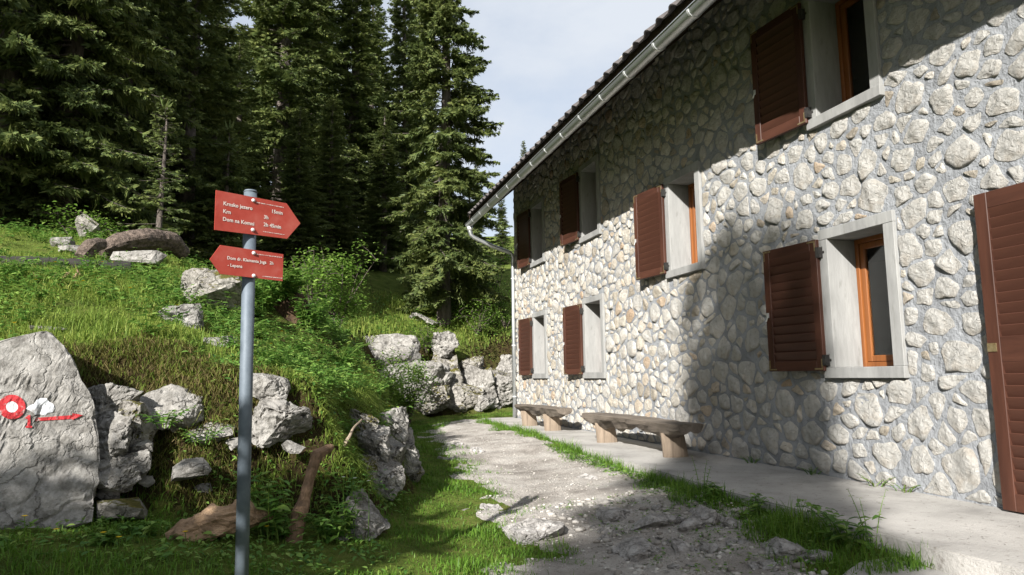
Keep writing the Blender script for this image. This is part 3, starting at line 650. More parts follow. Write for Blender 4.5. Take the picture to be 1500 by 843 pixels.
# ------------------------------------------------------------------ benches
def log_seat(L, w, t, seed, n=34, m=18):
    """half log: flat sawn top, rough rounded underside, length along y"""
    V = []; F = []
    for i in range(n):
        u = i/(n-1); y = (u-.5)*L
        k = 1-0.22*abs(2*u-1)**6
        for j in range(m):
            a = 2*math.pi*j/m; x = math.cos(a)*w/2; z = math.sin(a)*t
            if z > 0: z = z*0.10; x = math.copysign(abs(x/(w/2))**0.5*w/2, x)
            V.append([x*k, y, z*k])
    V = np.array(V); nn = fbm(V*np.array([9, 2.5, 9])+seed*3.3, seed, 4); low = V[:, 2] < -0.004
    rr = np.linalg.norm(V[:, [0, 2]], axis=1)+1e-6
    V[:, 0] += V[:, 0]/rr*nn*0.04; V[:, 2] += np.where(low, V[:, 2]/rr*nn*0.07, nn*0.005)
    V[:, 0] += 0.03*np.sin(V[:, 1]*1.7+seed)
    for i in range(n-1):
        for j in range(m): F.append((i*m+j, i*m+(j+1) % m, (i+1)*m+(j+1) % m, (i+1)*m+j))
    F.append(tuple(range(m))); F.append(tuple((n-1)*m+j for j in range(m-1, -1, -1)))
    return MB().add(V, F)
def stump_leg(h, w, seed):
    """half-round block, its front cut aslant"""
    m = MB(); V = []; F = []; n = 12; rg = random.Random(seed)
    for (z, sx, off) in ((0, 1.0, 0.0), (h*.35, 0.98, -0.01), (h*.7, 0.96, -0.025), (h, 0.94, -0.04)):
        for j in range(n):
            a = 2*math.pi*j/n; x = math.cos(a)*w*0.62; y = math.sin(a)*w*0.5
            if y < 0: y *= 0.5
            V.append((x*sx+off, y*sx+rg.uniform(-.004, .004), z))
    for i in range(3):
        for j in range(n): F.append((i*n+j, i*n+(j+1) % n, (i+1)*n+(j+1) % n, (i+1)*n+j))
    F.append(tuple(range(n-1, -1, -1))); F.append(tuple(3*n+j for j in range(n))); return m.add(V, F)
def bench(label, x, yc, L, legs, top, seed, w=0.38, t=0.16):
    b = thing('log_bench', label, 'bench', (x, yc, 0.0), 'log benches along the house wall')
    s = log_seat(L, w, t, seed).build('seat', M_bench, b); s.location = (0, 0, top); s.rotation_euler = (0, 0, 0.02)
    for k, dy in enumerate(legs):
        l = stump_leg(top-t*0.72, 0.26, seed+k).build('leg', M_benchleg, b); l.location = (0.02, dy, 0.001)
bench('longer log bench with ragged edge on the walkway, nearer the door', 4.22, 8.75, 2.85, (-1.0, 1.02), 0.40, 1)
bench('shorter smoother log bench on the walkway by the far corner', 4.24, 12.85, 2.35, (-0.62, 0.75), 0.40, 2, t=0.15)

# ------------------------------------------------------------------ signpost
PD = 3.7
pb = at(354, 843, PD); ptop = at(367, 281, PD); lean = (ptop-pb)/(ptop[2]-pb[2]); g0 = gz(pb[0], pb[1])
pfoot = pb+lean*(g0-0.15-pb[2])
post = thing('signpost', 'grey galvanised steel post carrying two red arrow signs', 'signpost', pfoot)
PR = 0.031
MB().tube([Vector((0, 0, 0)), Vector((ptop-pfoot).tolist())*0.5, Vector((ptop-pfoot).tolist())], PR, 20).build('post', M_galv, post, smooth=True)
cap = Vector((ptop-pfoot).tolist()); MB().tube([cap-Vector((0, 0, .004)), cap+Vector((0, 0, .006))], [PR+.003, PR*0.9], 20).build('cap', M_galv, post, smooth=True)
def text_mesh(body, size):
    c = bpy.data.curves.new('lettering', 'FONT'); c.body = body; c.size = size; c.resolution_u = 2; c.offset = size*0.02
    o = bpy.data.objects.new('lettering', c); COL.objects.link(o); dg = bpy.context.evaluated_depsgraph_get(); dg.update()
    me = bpy.data.meshes.new_from_object(o.evaluated_get(dg)); bpy.data.objects.remove(o); return me
def sign(axis_px, axis_py, az, outline, label, lines, tilt, bolts):
    p = at(axis_px, axis_py, PD); u = np.array([math.sin(az), math.cos(az), tilt]); u /= np.linalg.norm(u); v = np.array([0, 0, 1.0]); v -= u*(u@v); v /= np.linalg.norm(v); n = np.cross(u, v)
    org = p + n*(PR+0.004)
    s = bpy.data.objects.new('sign_board', None); COL.objects.link(s); s.parent = post; s['label'] = label
    s.matrix_basis = Matrix(((u[0], v[0], n[0], org[0]-pfoot[0]), (u[1], v[1], n[1], org[1]-pfoot[1]), (u[2], v[2], n[2], org[2]-pfoot[2]), (0, 0, 0, 1)))
    bm = bmesh.new(); f = bm.faces.new([bm.verts.new((x, y, 0.003)) for x, y in outline]); r = bmesh.ops.extrude_face_region(bm, geom=[f])
    bmesh.ops.translate(bm, vec=(0, 0, -0.004), verts=[g for g in r['geom'] if isinstance(g, bmesh.types.BMVert)]); bmesh.ops.recalc_face_normals(bm, faces=bm.faces[:])
    me = bpy.data.meshes.new('panel'); bm.to_mesh(me); bm.free(); link('panel', me, M_red, s)
    for (body, x, y, size) in lines:
        o = link('lettering', text_mesh(body, size), M_white, s); o.location = (x, y, 0.0048)
    for (x, y) in bolts:
        m = MB(); m.tube([(x, y, 0.003), (x, y, 0.008), (x, y, 0.012)], [0.010, 0.009, 0.004], 10); m.build('bolt', M_zincl, s)
    return s

# ------------------------------------------------------------------ rocks
def hull_rock(points, seed, levels, amp, freq=1.0, smooth_it=1, crack=0.5):
    bm = bmesh.new()
    for p in points: bm.verts.new(p)
    r = bmesh.ops.convex_hull(bm, input=bm.verts[:])
    bmesh.ops.delete(bm, geom=[g for g in r['geom_interior'] if isinstance(g, bmesh.types.BMVert)], context='VERTS')
    bmesh.ops.triangulate(bm, faces=bm.faces[:])
    for l in range(levels):
        bmesh.ops.subdivide_edges(bm, edges=bm.edges[:], cuts=1, use_grid_fill=True)
        if l == 2:
            for k in range(smooth_it): bmesh.ops.smooth_vert(bm, verts=bm.verts[:], factor=0.45, use_axis_x=True, use_axis_y=True, use_axis_z=True)
    bm.normal_update(); bm.verts.ensure_lookup_table()
    V = np.array([v.co[:] for v in bm.verts]); N = np.array([v.normal[:] for v in bm.verts])
    q_ = V*freq+seed*17.3
    d = 0.55*fbm(q_*1.1, seed, 2) + 0.30*fbm(q_*np.array([4.5, 4.5, 7.5]), seed+5, 4, 0.6)
    ridge = np.abs(fbm(q_*2.3+5, seed+9, 3)); d -= crack*np.exp(-(ridge/0.07)**2)
    st = np.round(fbm(q_*1.3, seed+3, 2)*2.5)/2.5*0.7; d += st
    V = V+N*(d*amp)[:, None]
    for v, c in zip(bm.verts, V): v.co = c
    me = bpy.data.meshes.new('rock'); bm.to_mesh(me); bm.free(); return me
def ellipsoid_pts(rx, ry, rz, n, seed, flat=0.0):
    rs = np.random.RandomState(seed); P = rs.normal(size=(n, 3)); P /= np.linalg.norm(P, axis=1)[:, None]; P = np.sign(P)*np.abs(P)**0.75
    P *= rs.uniform(0.85, 1.12, (n, 1)); P *= np.array([rx, ry, rz]); return P.tolist()
def rock(px, py, dist, wpx, hpx, label, seed, depth=None, levels=3, amp=None, mat=None, cat='boulder', group=None, name='boulder', crack=0.5, npts=15, smooth=0):
    c = at(px, py, dist+(0.10 if dist < 9 else 0.2)); s = 1/pxm(dist); w, h = wpx*s*1.06, hpx*s*1.06; dpt = depth or (w+h)/2
    pts = ellipsoid_pts(w/2*1.1, dpt/2, h/2*1.1, npts, seed)
    az = math.atan2(c[0], c[1])
    me = hull_rock(pts, seed, levels, amp if amp else 0.05*min(w, h), 1.6/max(w, h), smooth, crack)
    o = link(name, me, mat or M_rock); o.location = c.tolist(); o.rotation_euler = (0, 0, -az)
    tag(o, label, cat, group); return o

# the big painted slab on the left
def slab_points():
    D = 4.9; P = []
    front = [(-85, 560), (-30, 505), (40, 487), (76, 480), (98, 500), (112, 540), (136, 572), (146, 640), (150, 705), (140, 765), (60, 790), (-60, 790)]
    for i, (x, y) in enumerate(front):
        back_lean = (790-y)/300*0.35
        P.append(at(x, y, D+back_lean))
    for (x, y, dd) in [(-60, 560, 6.2), (30, 500, 6.3), (80, 520, 6.2), (110, 600, 6.1), (120, 760, 5.9), (-60, 780, 6.2)]: P.append(at(x, y, dd))
    return P
SP = np.array(slab_points()); sc_ = np.array([SP[:, 0].mean(), SP[:, 1].mean(), 0.1])
sme = hull_rock((SP-sc_).tolist(), 5, 5, 0.030, 1.1, 1, 0.45)
slab_o = link('boulder', sme, M_rock); slab_o.location = sc_.tolist(); tag(slab_o, 'big pale limestone slab at the left edge with red and white painted trail mark', 'boulder')
bvh = BVHTree.FromPolygons([v.co[:] for v in sme.vertices], [p.vertices[:] for p in sme.polygons])
def paint(name, polys, mat, off):
    """flat paint shapes given in photo pixels, cut fine and laid onto the rock face"""
    bm = bmesh.new()
    for poly in polys:
        bm.faces.new([bm.verts.new((x, y, 0)) for x, y in poly])
    bmesh.ops.triangulate(bm, faces=bm.faces[:])
    for k in range(6):
        long = [e for e in bm.edges if e.calc_length() > 2.2]
        if not long: break
        bmesh.ops.subdivide_edges(bm, edges=long, cuts=1); bmesh.ops.triangulate(bm, faces=bm.faces[:])
    bm.verts.ensure_lookup_table(); dead = []
    for v in bm.verts:
        d = at(v.co.x, v.co.y, 4.0)-CAM; d = Vector((d/np.linalg.norm(d)).tolist())
        hit, nrm, i, dist = bvh.ray_cast(Vector((CAM-sc_).tolist()), d)
        if hit is None: dead.append(v)
        else: v.co = hit - d*off
    bmesh.ops.delete(bm, geom=dead, context='VERTS')
    me = bpy.data.meshes.new(name); bm.to_mesh(me); bm.free(); return link(name, me, mat, slab_o)
def ring(cx, cy, ro, ri, n=28):
    P = []
    for k in range(n):
        a0, a1 = 2*math.pi*k/n, 2*math.pi*(k+1)/n; P.append([(cx+ro*math.cos(a0), cy+ro*.9*math.sin(a0)), (cx+ro*math.cos(a1), cy+ro*.9*math.sin(a1)), (cx+ri*math.cos(a1), cy+ri*.9*math.sin(a1)), (cx+ri*math.cos(a0), cy+ri*.9*math.sin(a0))])
    return P
paint('painted_ring', ring(17.5, 596.5, 20, 9), M_mred, 0.008)
paint('painted_dot', [[(17.5+8.8*math.cos(a), 596.5+8*math.sin(a)) for a in np.linspace(0, 2*math.pi, 20, endpoint=False)]], M_mwhite, 0.008)
paint('painted_patch', [[(38, 599), (43, 594), (50, 592), (54, 586), (61, 583), (69, 584), (72, 589), (78, 592), (80, 599), (77, 604), (70, 605), (66, 609), (58, 607), (52, 608), (46, 603)]], M_mwhite, 0.004)
paint('painted_arrow', [[(52, 612.5), (106, 608.5), (106, 614), (52, 617)], [(106, 605.5), (122, 608.5), (106, 615.5)]], M_mred, 0.005)
paint('painted_numeral', [[(40.5, 609), (44.5, 608), (44.5, 624), (40, 624)], [(36, 613.5), (40.3, 609.2), (40.3, 613.2)], [(37.5, 624.2), (47, 624.2), (47, 627), (37.5, 627)]], M_mred, 0.005)

G1 = 'rocks in the near bank'
rock(165, 592, 5.30, 62, 52, 'cracked pale rock just right of the painted slab, uppermost', 21, 0.4, 4, 0.02, M_rock, group=G1, crack=1.2)
rock(195, 620, 5.28, 56, 52, 'angular rock under the turf right of the painted slab', 121, 0.4, 4, 0.02, M_rockm, group=G1, crack=1.2)
rock(165, 640, 5.15, 50, 56, 'upright cracked rock leaning on the painted slab', 122, 0.4, 4, 0.02, M_rock, group=G1, crack=1.2)
rock(170, 690, 5.10, 48, 44, 'grey block low beside the painted slab', 123, 0.35, 4, 0.02, M_rock, group=G1, crack=1.0)
rock(195, 682, 5.15, 42, 48, 'small grey stone low in the bank right of the painted slab', 22, 0.25, 3, group=G1, name='rock')
rock(252, 600, 5.40, 70, 62, 'grey block under the hanging moss left of the signpost', 23, 0.4, 4, 0.025, M_rock, group=G1)
rock(305, 632, 5.30, 66, 32, 'low flat rock under the hanging moss beside the signpost', 24, 0.4, 3, group=G1, name='rock')
rock(278, 690, 5.05, 52, 30, 'small pale rock in brown soil above the driftwood chunk', 25, 0.25, 3, group=G1, name='rock')
rock(384, 575, 5.45, 62, 48, 'white block of limestone right of the post under the turf edge', 26, 0.4, 4, 0.02, M_rock, group=G1)
rock(405, 620, 5.30, 76, 58, 'fractured white block right of the post, below another block', 27, 0.4, 4, 0.035, M_rock, group=G1, crack=1.2)
for k, (x, y, d, w, h, mt, lb) in enumerate([(525, 622, 6.45, 46, 44, 1, 'uppermost block of the outcrop under the knoll grass'), (548, 655, 6.45, 48, 62, 0, 'tall grey block in the left of the outcrop'), (575, 625, 7.2, 44, 58, 0, 'upright block at the top right of the outcrop'), (592, 662, 7.4, 48, 66, 0, 'rugged block of the outcrop jutting towards the path'),
        (562, 700, 6.35, 50, 52, 0, 'grey rock at the foot of the outcrop above the lawn'), (603, 700, 7.6, 34, 38, 1, 'pointed stone at the right foot of the outcrop'), (532, 690, 6.2, 40, 46, 1, 'mossy block at the left foot of the outcrop'), (572, 668, 6.7, 40, 48, 0, 'middle block of the outcrop, squeezed between others')]):
    rock(x, y, d, w, h, lb, 300+k, 0.5, 4, 0.03, M_rockm if mt else M_rock, group='blocks of the outcrop by the path', crack=1.0, npts=13)
rock(530, 762, 5.05, 84, 66, 'pale pitted boulder beside the leafy plants at the lawn edge', 32, 0.4, 4, 0.035, M_rock, group=G1)
rock(500, 805, 4.9, 40, 38, 'small dark rock at the bottom beneath the pitted boulder', 33, 0.2, 3, group=G1, name='rock')
rock(56, 818, 4.75, 36, 24, 'small grey stone in the grass in the bottom left corner', 34, 0.15, 3, group=G1, name='rock')
for k, (x, y, w, h, wh) in enumerate([(205, 655, 26, 18, 'just below the cracked rock'), (178, 712, 24, 18, 'at the foot of the cracked rock'), (160, 722, 26, 18, 'touching the foot of the painted slab'), (215, 705, 18, 14, 'beside the small grey stone'), (345, 650, 26, 16, 'just left of the post'), (430, 655, 26, 18, 'right of the fractured white block'), (300, 715, 22, 12, 'above the driftwood chunk')]):
    rock(x, y, 5.15, w, h, 'small broken stone in brown soil '+wh, 200+k, 0.12, 2, 0.006, group='broken stones in the near bank', name='rock', cat='rock')
rock(185, 745, 4.95, 60, 28, 'mossy stone at the foot of the painted slab', 35, 0.25, 3, mat=M_rockm, group=G1, name='rock')
G2 = 'boulders on the meadow bank'
rock(312, 425, 8.2, 80, 56, 'mossy white boulder on the bank behind the lower sign', 41, 0.7, 4, 0.04, M_rockm, group=G2)
rock(258, 470, 7.3, 66, 44, 'rounded white boulder in the grass left of the post', 42, 0.5, 4, 0.03, M_rock, group=G2)
rock(325, 507, 6.3, 58, 26, 'low white stone in the grass touching the post', 43, 0.3, 3, 0.015, M_rock, group=G2, name='rock')
rock(152, 437, 8.0, 22, 16, 'little pale stone in the grass left of the white boulder', 44, 0.15, 2, group=G2, name='rock')
rock(183, 447, 7.8, 18, 12, 'tiny pale stone beside another in the meadow grass', 45, 0.15, 2, group=G2, name='rock')
rock(72, 482, 6.5, 40, 14, 'flat stone in the turf above the painted slab', 46, 0.25, 2, group=G2, name='rock')
rock(95, 356, 11.2, 30, 14, 'pale stone in front of the grey fallen trunk', 47, 0.3, 3, group=G2, name='rock')
rock(108, 367, 10.9, 36, 14, 'flat pale stone under the end of the grey fallen trunk', 48, 0.3, 3, group=G2, name='rock')
rock(128, 333, 13.2, 26, 30, 'pointed brown rock at the forest edge on the left', 49, 0.4, 3, mat=M_rockm, group=G2, name='rock')
rock(205, 378, 10.3, 60, 18, 'grey ledge of stone under the arched fallen trunk', 50, 0.4, 3, group=G2, name='rock')
G3 = 'rocks of the far rock wall beside the house'
FARR = [(566, 512, 18.4, 76, 50, 'big smooth white boulder on top of the far rock wall', 61), (597, 565, 18.2, 104, 66, 'broad grey slab low in the far rock wall at its left', 62), (648, 505, 19.2, 34, 28, 'white knob of rock on the crest of the far wall', 63),
        (655, 545, 19.0, 42, 66, 'cracked upright rock in the middle of the far wall', 64), (672, 580, 18.8, 60, 40, 'slanting rock at the foot of the far wall, middle', 65), (700, 570, 19.2, 52, 60, 'broad pale rock of the far wall right of its middle', 66),
        (722, 552, 19.5, 44, 44, 'rounded white rock in the far wall near the house corner', 67), (742, 540, 20.0, 34, 36, 'topmost rock of the far wall next to the house corner', 68), (742, 572, 19.4, 36, 34, 'round rock by the house corner at half height', 69),
        (716, 590, 18.9, 40, 24, 'low rock at the foot of the far wall near the house', 70), (635, 585, 18.3, 44, 34, 'small mossy rock at the foot of the far wall', 71), (622, 468, 21.5, 40, 16, 'pale rock half buried in the meadow above the far wall', 72), (690, 535, 19.6, 34, 26, 'small rock below the turf of the far wall', 73)]
for x, y, d, w, h, lb, sd_ in FARR: rock(x, y, d, w*1.12, h*1.12, lb, sd_, 1.0, 4, 0.08, M_rockm if sd_ in (64, 65, 67, 71, 73) else M_rock, group=G3, name='boulder', crack=0.8)
G4 = 'rocks showing through the path'
PATHR = [(778, 781, 70, 26, 'low grey rock in the middle of the path near the bottom'), (905, 745, 60, 16, 'flat bedrock hump in the path right of the low grey rock'), (965, 765, 84, 24, 'largest flat bedrock hump between path and weeds'), (1015, 762, 60, 30, 'pale ledge of rock near the green verge'),
         (1050, 800, 40, 18, 'small white rock among gravel below the pale ledge'), (1160, 800, 66, 24, 'white broken rock near the concrete pad'), (1195, 815, 46, 18, 'white stone beside the concrete pad corner'), (1120, 830, 34, 18, 'white stone at the bottom edge left of the pad'),
         (935, 810, 70, 20, 'flat grey rock at the bottom edge of the path'), (1075, 765, 30, 14, 'little stone under the verge weeds'), (860, 700, 26, 10, 'small stone at the sunny shadow edge on the path'), (700, 660, 22, 10, 'small stone in the lawn at the path border, farther one'),
         (668, 652, 26, 9, 'flat stone at the left path border by the lawn'), (720, 745, 30, 12, 'stone sunk in the left edge of the path'), (652, 672, 20, 9, 'pale stone in the lawn below the path bend'), (1005, 800, 50, 20, 'grey rock half covered by gravel at the lower right')]
for k, (x, y, w, h, lb) in enumerate(PATHR):
    dd = (np.array([(x-CX)/FPX])*Rv - (y-CY)/FPX*Uv + Fv); z0 = -0.2
    for it in range(4): p = CAM+dd*((z0-CAM[2])/dd[2]); z0 = gz(p[0], p[1])+0.01
    dist = math.hypot(p[0], p[1]); s = 1/pxm(dist)
    me = hull_rock(ellipsoid_pts(w*s/2*1.3, w*s*0.6, max(0.05, h*s*0.8), 14, 80+k), 80+k, 4, 0.022, 4.0, 0, 0.9)
    o = link('path_rock', me, M_rockp); o.location = (p[0], p[1], z0-0.012); tag(o, lb, 'rock', G4)

rp = random.Random(9); RM = [hull_rock(ellipsoid_pts(.10, .08, .055, 11, 400+k), 400+k, 3, 0.010, 9.0, 0, 0.8) for k in range(4)]
for me in RM: me.materials.append(M_rockp)
for k in range(34):
    y = rp.uniform(3.55, 6.3); x = rp.uniform(2.15, 3.02); sc = rp.uniform(.25, .8)
    o = link('path_stone', RM[k % 4]); o.location = (x, y, gz(x, y)+.012); o.rotation_euler = (rp.uniform(-.3, .3), rp.uniform(-.3, .3), rp.uniform(0, 6)); o.scale = (sc, sc*rp.uniform(.8, 1.3), sc*rp.uniform(.7, 1.1))
    tag(o, 'loose pale stone among weeds on the right side of the path', 'stone', 'loose stones beside the path')

# ------------------------------------------------------------------ the two sign boards
def fine_print(x0, x1, y, h, seed):
    m = MB(); rg = random.Random(seed); x = x0
    while x < x1:
        w = rg.choice((0.0016, 0.0024, 0.003)); m.add([(x, y, .0046), (x+w, y, .0046), (x+w, y+h*rg.uniform(.6, 1), .0046), (x, y+h, .0046)], [(0, 1, 2, 3)]); x += w+rg.choice((0.0012, 0.0016, 0.004))
    return m
AZ = rad(57)
s1 = sign(368, 312, AZ, [(-.203, .070), (.172, .072), (.255, -.020), (.180, -.112), (-.203, -.122)], 'upper red arrow sign pointing right with three white lines of text',
          [('Krnsko jezero', -.166, .004, .026), ('Krn', -.166, -.034, .026), ('Dom na Komni', -.166, -.072, .026), ('15min', .086, .008, .026), ('3h', .046, -.028, .026), ('2h 45min', .046, -.066, .026)], 0.0, [(-.012, .054), (-.010, -.094)])
fine_print(.004, .158, .045, .005, 1).build('fine_print', M_white, s1); fine_print(.045, .165, -.096, .005, 2).build('fine_print', M_white, s1)
s2 = sign(368, 388, AZ, [(-.228, -.004), (-.180, .070), (.152, .066), (.152, -.072), (-.175, -.068)], 'lower red arrow sign pointing left with two white lines of text',
          [('Dom dr. Klementa Juga   2h', -.146, .006, .0215), ('- Lepena', -.142, -.028, .0215)], 0.0, [(-.010, .052), (-.006, -.060)])
fine_print(.004, .142, .046, .005, 3).build('fine_print', M_white, s2); fine_print(.04, .146, -.060, .005, 4).build('fine_print', M_white, s2)

# ------------------------------------------------------------------ dead wood
def rough_log(pts, radii, n, seed, amp, mat, name, label, cat='log', sub=6, freq=9):
    P = []; R = []
    for i in range(len(pts)-1):
        for k in range(sub):
            t = k/sub; P.append(np.array(pts[i])*(1-t)+np.array(pts[i+1])*t); R.append(radii[i]*(1-t)+radii[i+1]*t)
    P.append(np.array(pts[-1])); R.append(radii[-1]); P = np.array(P)
    for it in range(2): P[1:-1] = (P[:-2]+2*P[1:-1]+P[2:])/4
    V, F = tube_arrays(P.tolist(), R, n, True); V = np.array([v[:] for v in V]); ctr = np.repeat(P, n, 0); d = V-ctr; L = np.linalg.norm(d, axis=1)+1e-6
    V = ctr+d*(1+amp*(fbm(V*freq, seed, 4)+0.6*fbm(d/L[:, None]*2.2+seed, seed+2, 3)))[:, None]
    o0 = P[0]; m = MB().add(V-o0, F); o = m.build(name, mat); o.location = o0.tolist(); return tag(o, label, cat)
rough_log([at(236, 800, 4.75), at(275, 782, 4.72), at(320, 765, 4.72), at(360, 755, 4.78), at(402, 762, 4.9)], [.035, .08, .09, .08, .03], 44, 3, 0.30, M_log, 'driftwood_chunk', 'weathered orange brown chunk of wood lying in the grass behind the post foot', sub=14, freq=15)
rough_log([at(425, 822, 4.75), at(437, 760, 4.85), at(455, 700, 4.95), at(463, 668, 5.0), at(486, 655, 5.1)], [.05, .045, .032, .04, .022], 14, 4, 0.25, M_branch, 'rotten_branch', 'rotten reddish branch leaning up the bank right of the post', 'branch', 8, 14)
rough_log([at(503, 655, 5.6), at(512, 640, 5.62), at(517, 628, 5.68), at(530, 615, 5.8)], [.014, .012, .010, .006], 8, 6, 0.3, M_benchleg, 'bent_root', 'short bare root sticking from the turf above the rotten branch', 'root', 5, 14)
rough_log([at(-60, 384, 10.2), at(60, 386, 10.0), at(192, 392, 9.9)], [.09, .085, .07], 12, 7, 0.08, M_dlog, 'fallen_log', 'long thin black log lying in the grass at the left edge', sub=8)
rough_log([at(118, 378, 10.6), at(135, 360, 10.7), at(152, 357, 10.8)], [.08, .11, .07], 16, 8, 0.15, M_greybark, 'root_stub', 'short grey brown bent stub beside the arched trunk', 'log', 6)
rough_log([at(148, 368, 11), at(175, 356, 11.1), at(215, 350, 11.3), at(250, 354, 11.6), at(270, 372, 11.8)], [.10, .14, .155, .14, .10], 22, 9, 0.12, M_greybark, 'arched_trunk', 'thick arched grey trunk with flaky bark lying at the forest edge', 'log', 8)
# splintered stump pieces on the left
def shards(px, py, dist, label, seed, n=9, h=0.3):
    c = at(px, py, dist); t = thing('splintered_stump', label, 'stump', c, 'splintered wood in the meadow'); rg = random.Random(seed)
    for k in range(n):
        b = Vector((rg.uniform(-.14, .14), rg.uniform(-.1, .1), -0.12)); tp = b+Vector((rg.uniform(-.10, .16), rg.uniform(-.1, .1), h*rg.uniform(.6, 1.2)))
        MB().tube([b, b.lerp(tp, .5)+Vector((rg.uniform(-.02, .02), 0, 0)), tp], [rg.uniform(.03, .055), rg.uniform(.025, .045), .008], 5, True, .3, rg).build('splinter', M_log, t)
shards(72, 425, 8.4, 'larger pile of splintered bleached wood in the grass on the left', 1)
shards(104, 418, 8.5, 'upright splintered stump remnant beside the larger wood pile', 2, 6, .26)
shards(36, 428, 8.6, 'low crumbled wood at the far left of the splintered pile', 3, 4, .16)
# mossy stump behind the signs
sp = at(428, 425, 9.2); sz = gz(sp[0], sp[1])
stump = thing('old_stump', 'decayed brown tree stump topped with ferns behind the signs', 'stump', (sp[0], sp[1], sz-.1))
V, F = tube_arrays([(0, 0, 0), (0, 0, .08), (0, 0, .16), (-.02, 0, .25), (-.04, 0, .33), (-.06, 0, .38)], [.30, .25, .22, .20, .17, .10], 40, True); V = np.array([v[:] for v in V]); V[:, :2] *= (1+.28*fbm(V*np.array([7, 7, 2.]), 31, 4))[:, None]; MB().add(V, F).build('trunk', M_rot, stump)

# ------------------------------------------------------------------ foliage builders
def frames(D, rs):
    D = D/np.linalg.norm(D, axis=1)[:, None]; r_ = rs.normal(size=D.shape); S = np.cross(D, r_); S /= np.linalg.norm(S, axis=1)[:, None]; return D, S, np.cross(S, D)
def kites(P, D, S, L, Wd):
    """flat pointed quads: 4 vertices, 2 triangles each"""
    n = len(P); L = np.asarray(L)[:, None]; Wd = np.asarray(Wd)[:, None]
    V = np.stack([P, P+D*L*.45+S*Wd*.5, P+D*L, P+D*L*.45-S*Wd*.5], 1).reshape(-1, 3)
    b = np.arange(n)[:, None]*4; F = np.concatenate([b+np.array([[0, 1, 2]]), b+np.array([[0, 2, 3]])], 1).reshape(-1, 3); return V, F
def leaves(P, D, N, L, Wd, fold=0.25):
    """ovate leaves with a folded midrib and drooping tip: 7 vertices"""
    n = len(P); D = D/np.linalg.norm(D, axis=1)[:, None]; S = np.cross(D, N); S /= np.linalg.norm(S, axis=1)[:, None]+1e-9; Nn = np.cross(S, D)
    L = np.asarray(L)[:, None]; Wd = np.asarray(Wd)[:, None]
    V = np.stack([P, P+D*L*.3+S*Wd*.46+Nn*Wd*fold*.5, P+D*L*.3-S*Wd*.46+Nn*Wd*fold*.5, P+D*L*.65+S*Wd*.36+Nn*Wd*fold*.2, P+D*L*.65-S*Wd*.36+Nn*Wd*fold*.2, P+D*L*.98-Nn*L*.14, P+D*L*.48-Nn*Wd*fold*.2], 1).reshape(-1, 3)
    b = np.arange(n)[:, None]*7; T = np.array([[0, 1, 6], [0, 6, 2], [1, 3, 6], [2, 6, 4], [3, 5, 6], [4, 6, 5]])
    return V, np.concatenate([b+t[None] for t in T], 1).reshape(-1, 3)
def blades(P, H, Wd, lean, rs, upvec=None):
    n = len(P); a = rs.uniform(0, 2*math.pi, n); dirv = np.stack([np.cos(a), np.sin(a), 0*a], 1); sv = np.stack([-np.sin(a+rs.normal(0, .6, n)), np.cos(a), 0*a], 1); up = np.array([0, 0, 1.0])
    if upvec is not None: dirv = dirv*0.5+upvec
    H = np.asarray(H)[:, None]; Wd = np.asarray(Wd)[:, None]; le = np.asarray(lean)[:, None]
    m1 = P+H*(.5*up*(1-.15*le)+.16*le*dirv); tp = P+H*(up*(1-.45*le)+.62*le*dirv)
    V = np.stack([P+sv*Wd*.5, P-sv*Wd*.5, m1-sv*Wd*.4, m1+sv*Wd*.4, tp], 1).reshape(-1, 3)
    b = np.arange(n)[:, None]*5; T = np.array([[0, 1, 2], [0, 2, 3], [3, 2, 4]]); return V, np.concatenate([b+t[None] for t in T], 1).reshape(-1, 3)
def cat_meshes(L):
    V = []; F = []; k = 0
    for v, f in L: V.append(v); F.append(f+k); k += len(v)
    return np.vstack(V), np.vstack(F)

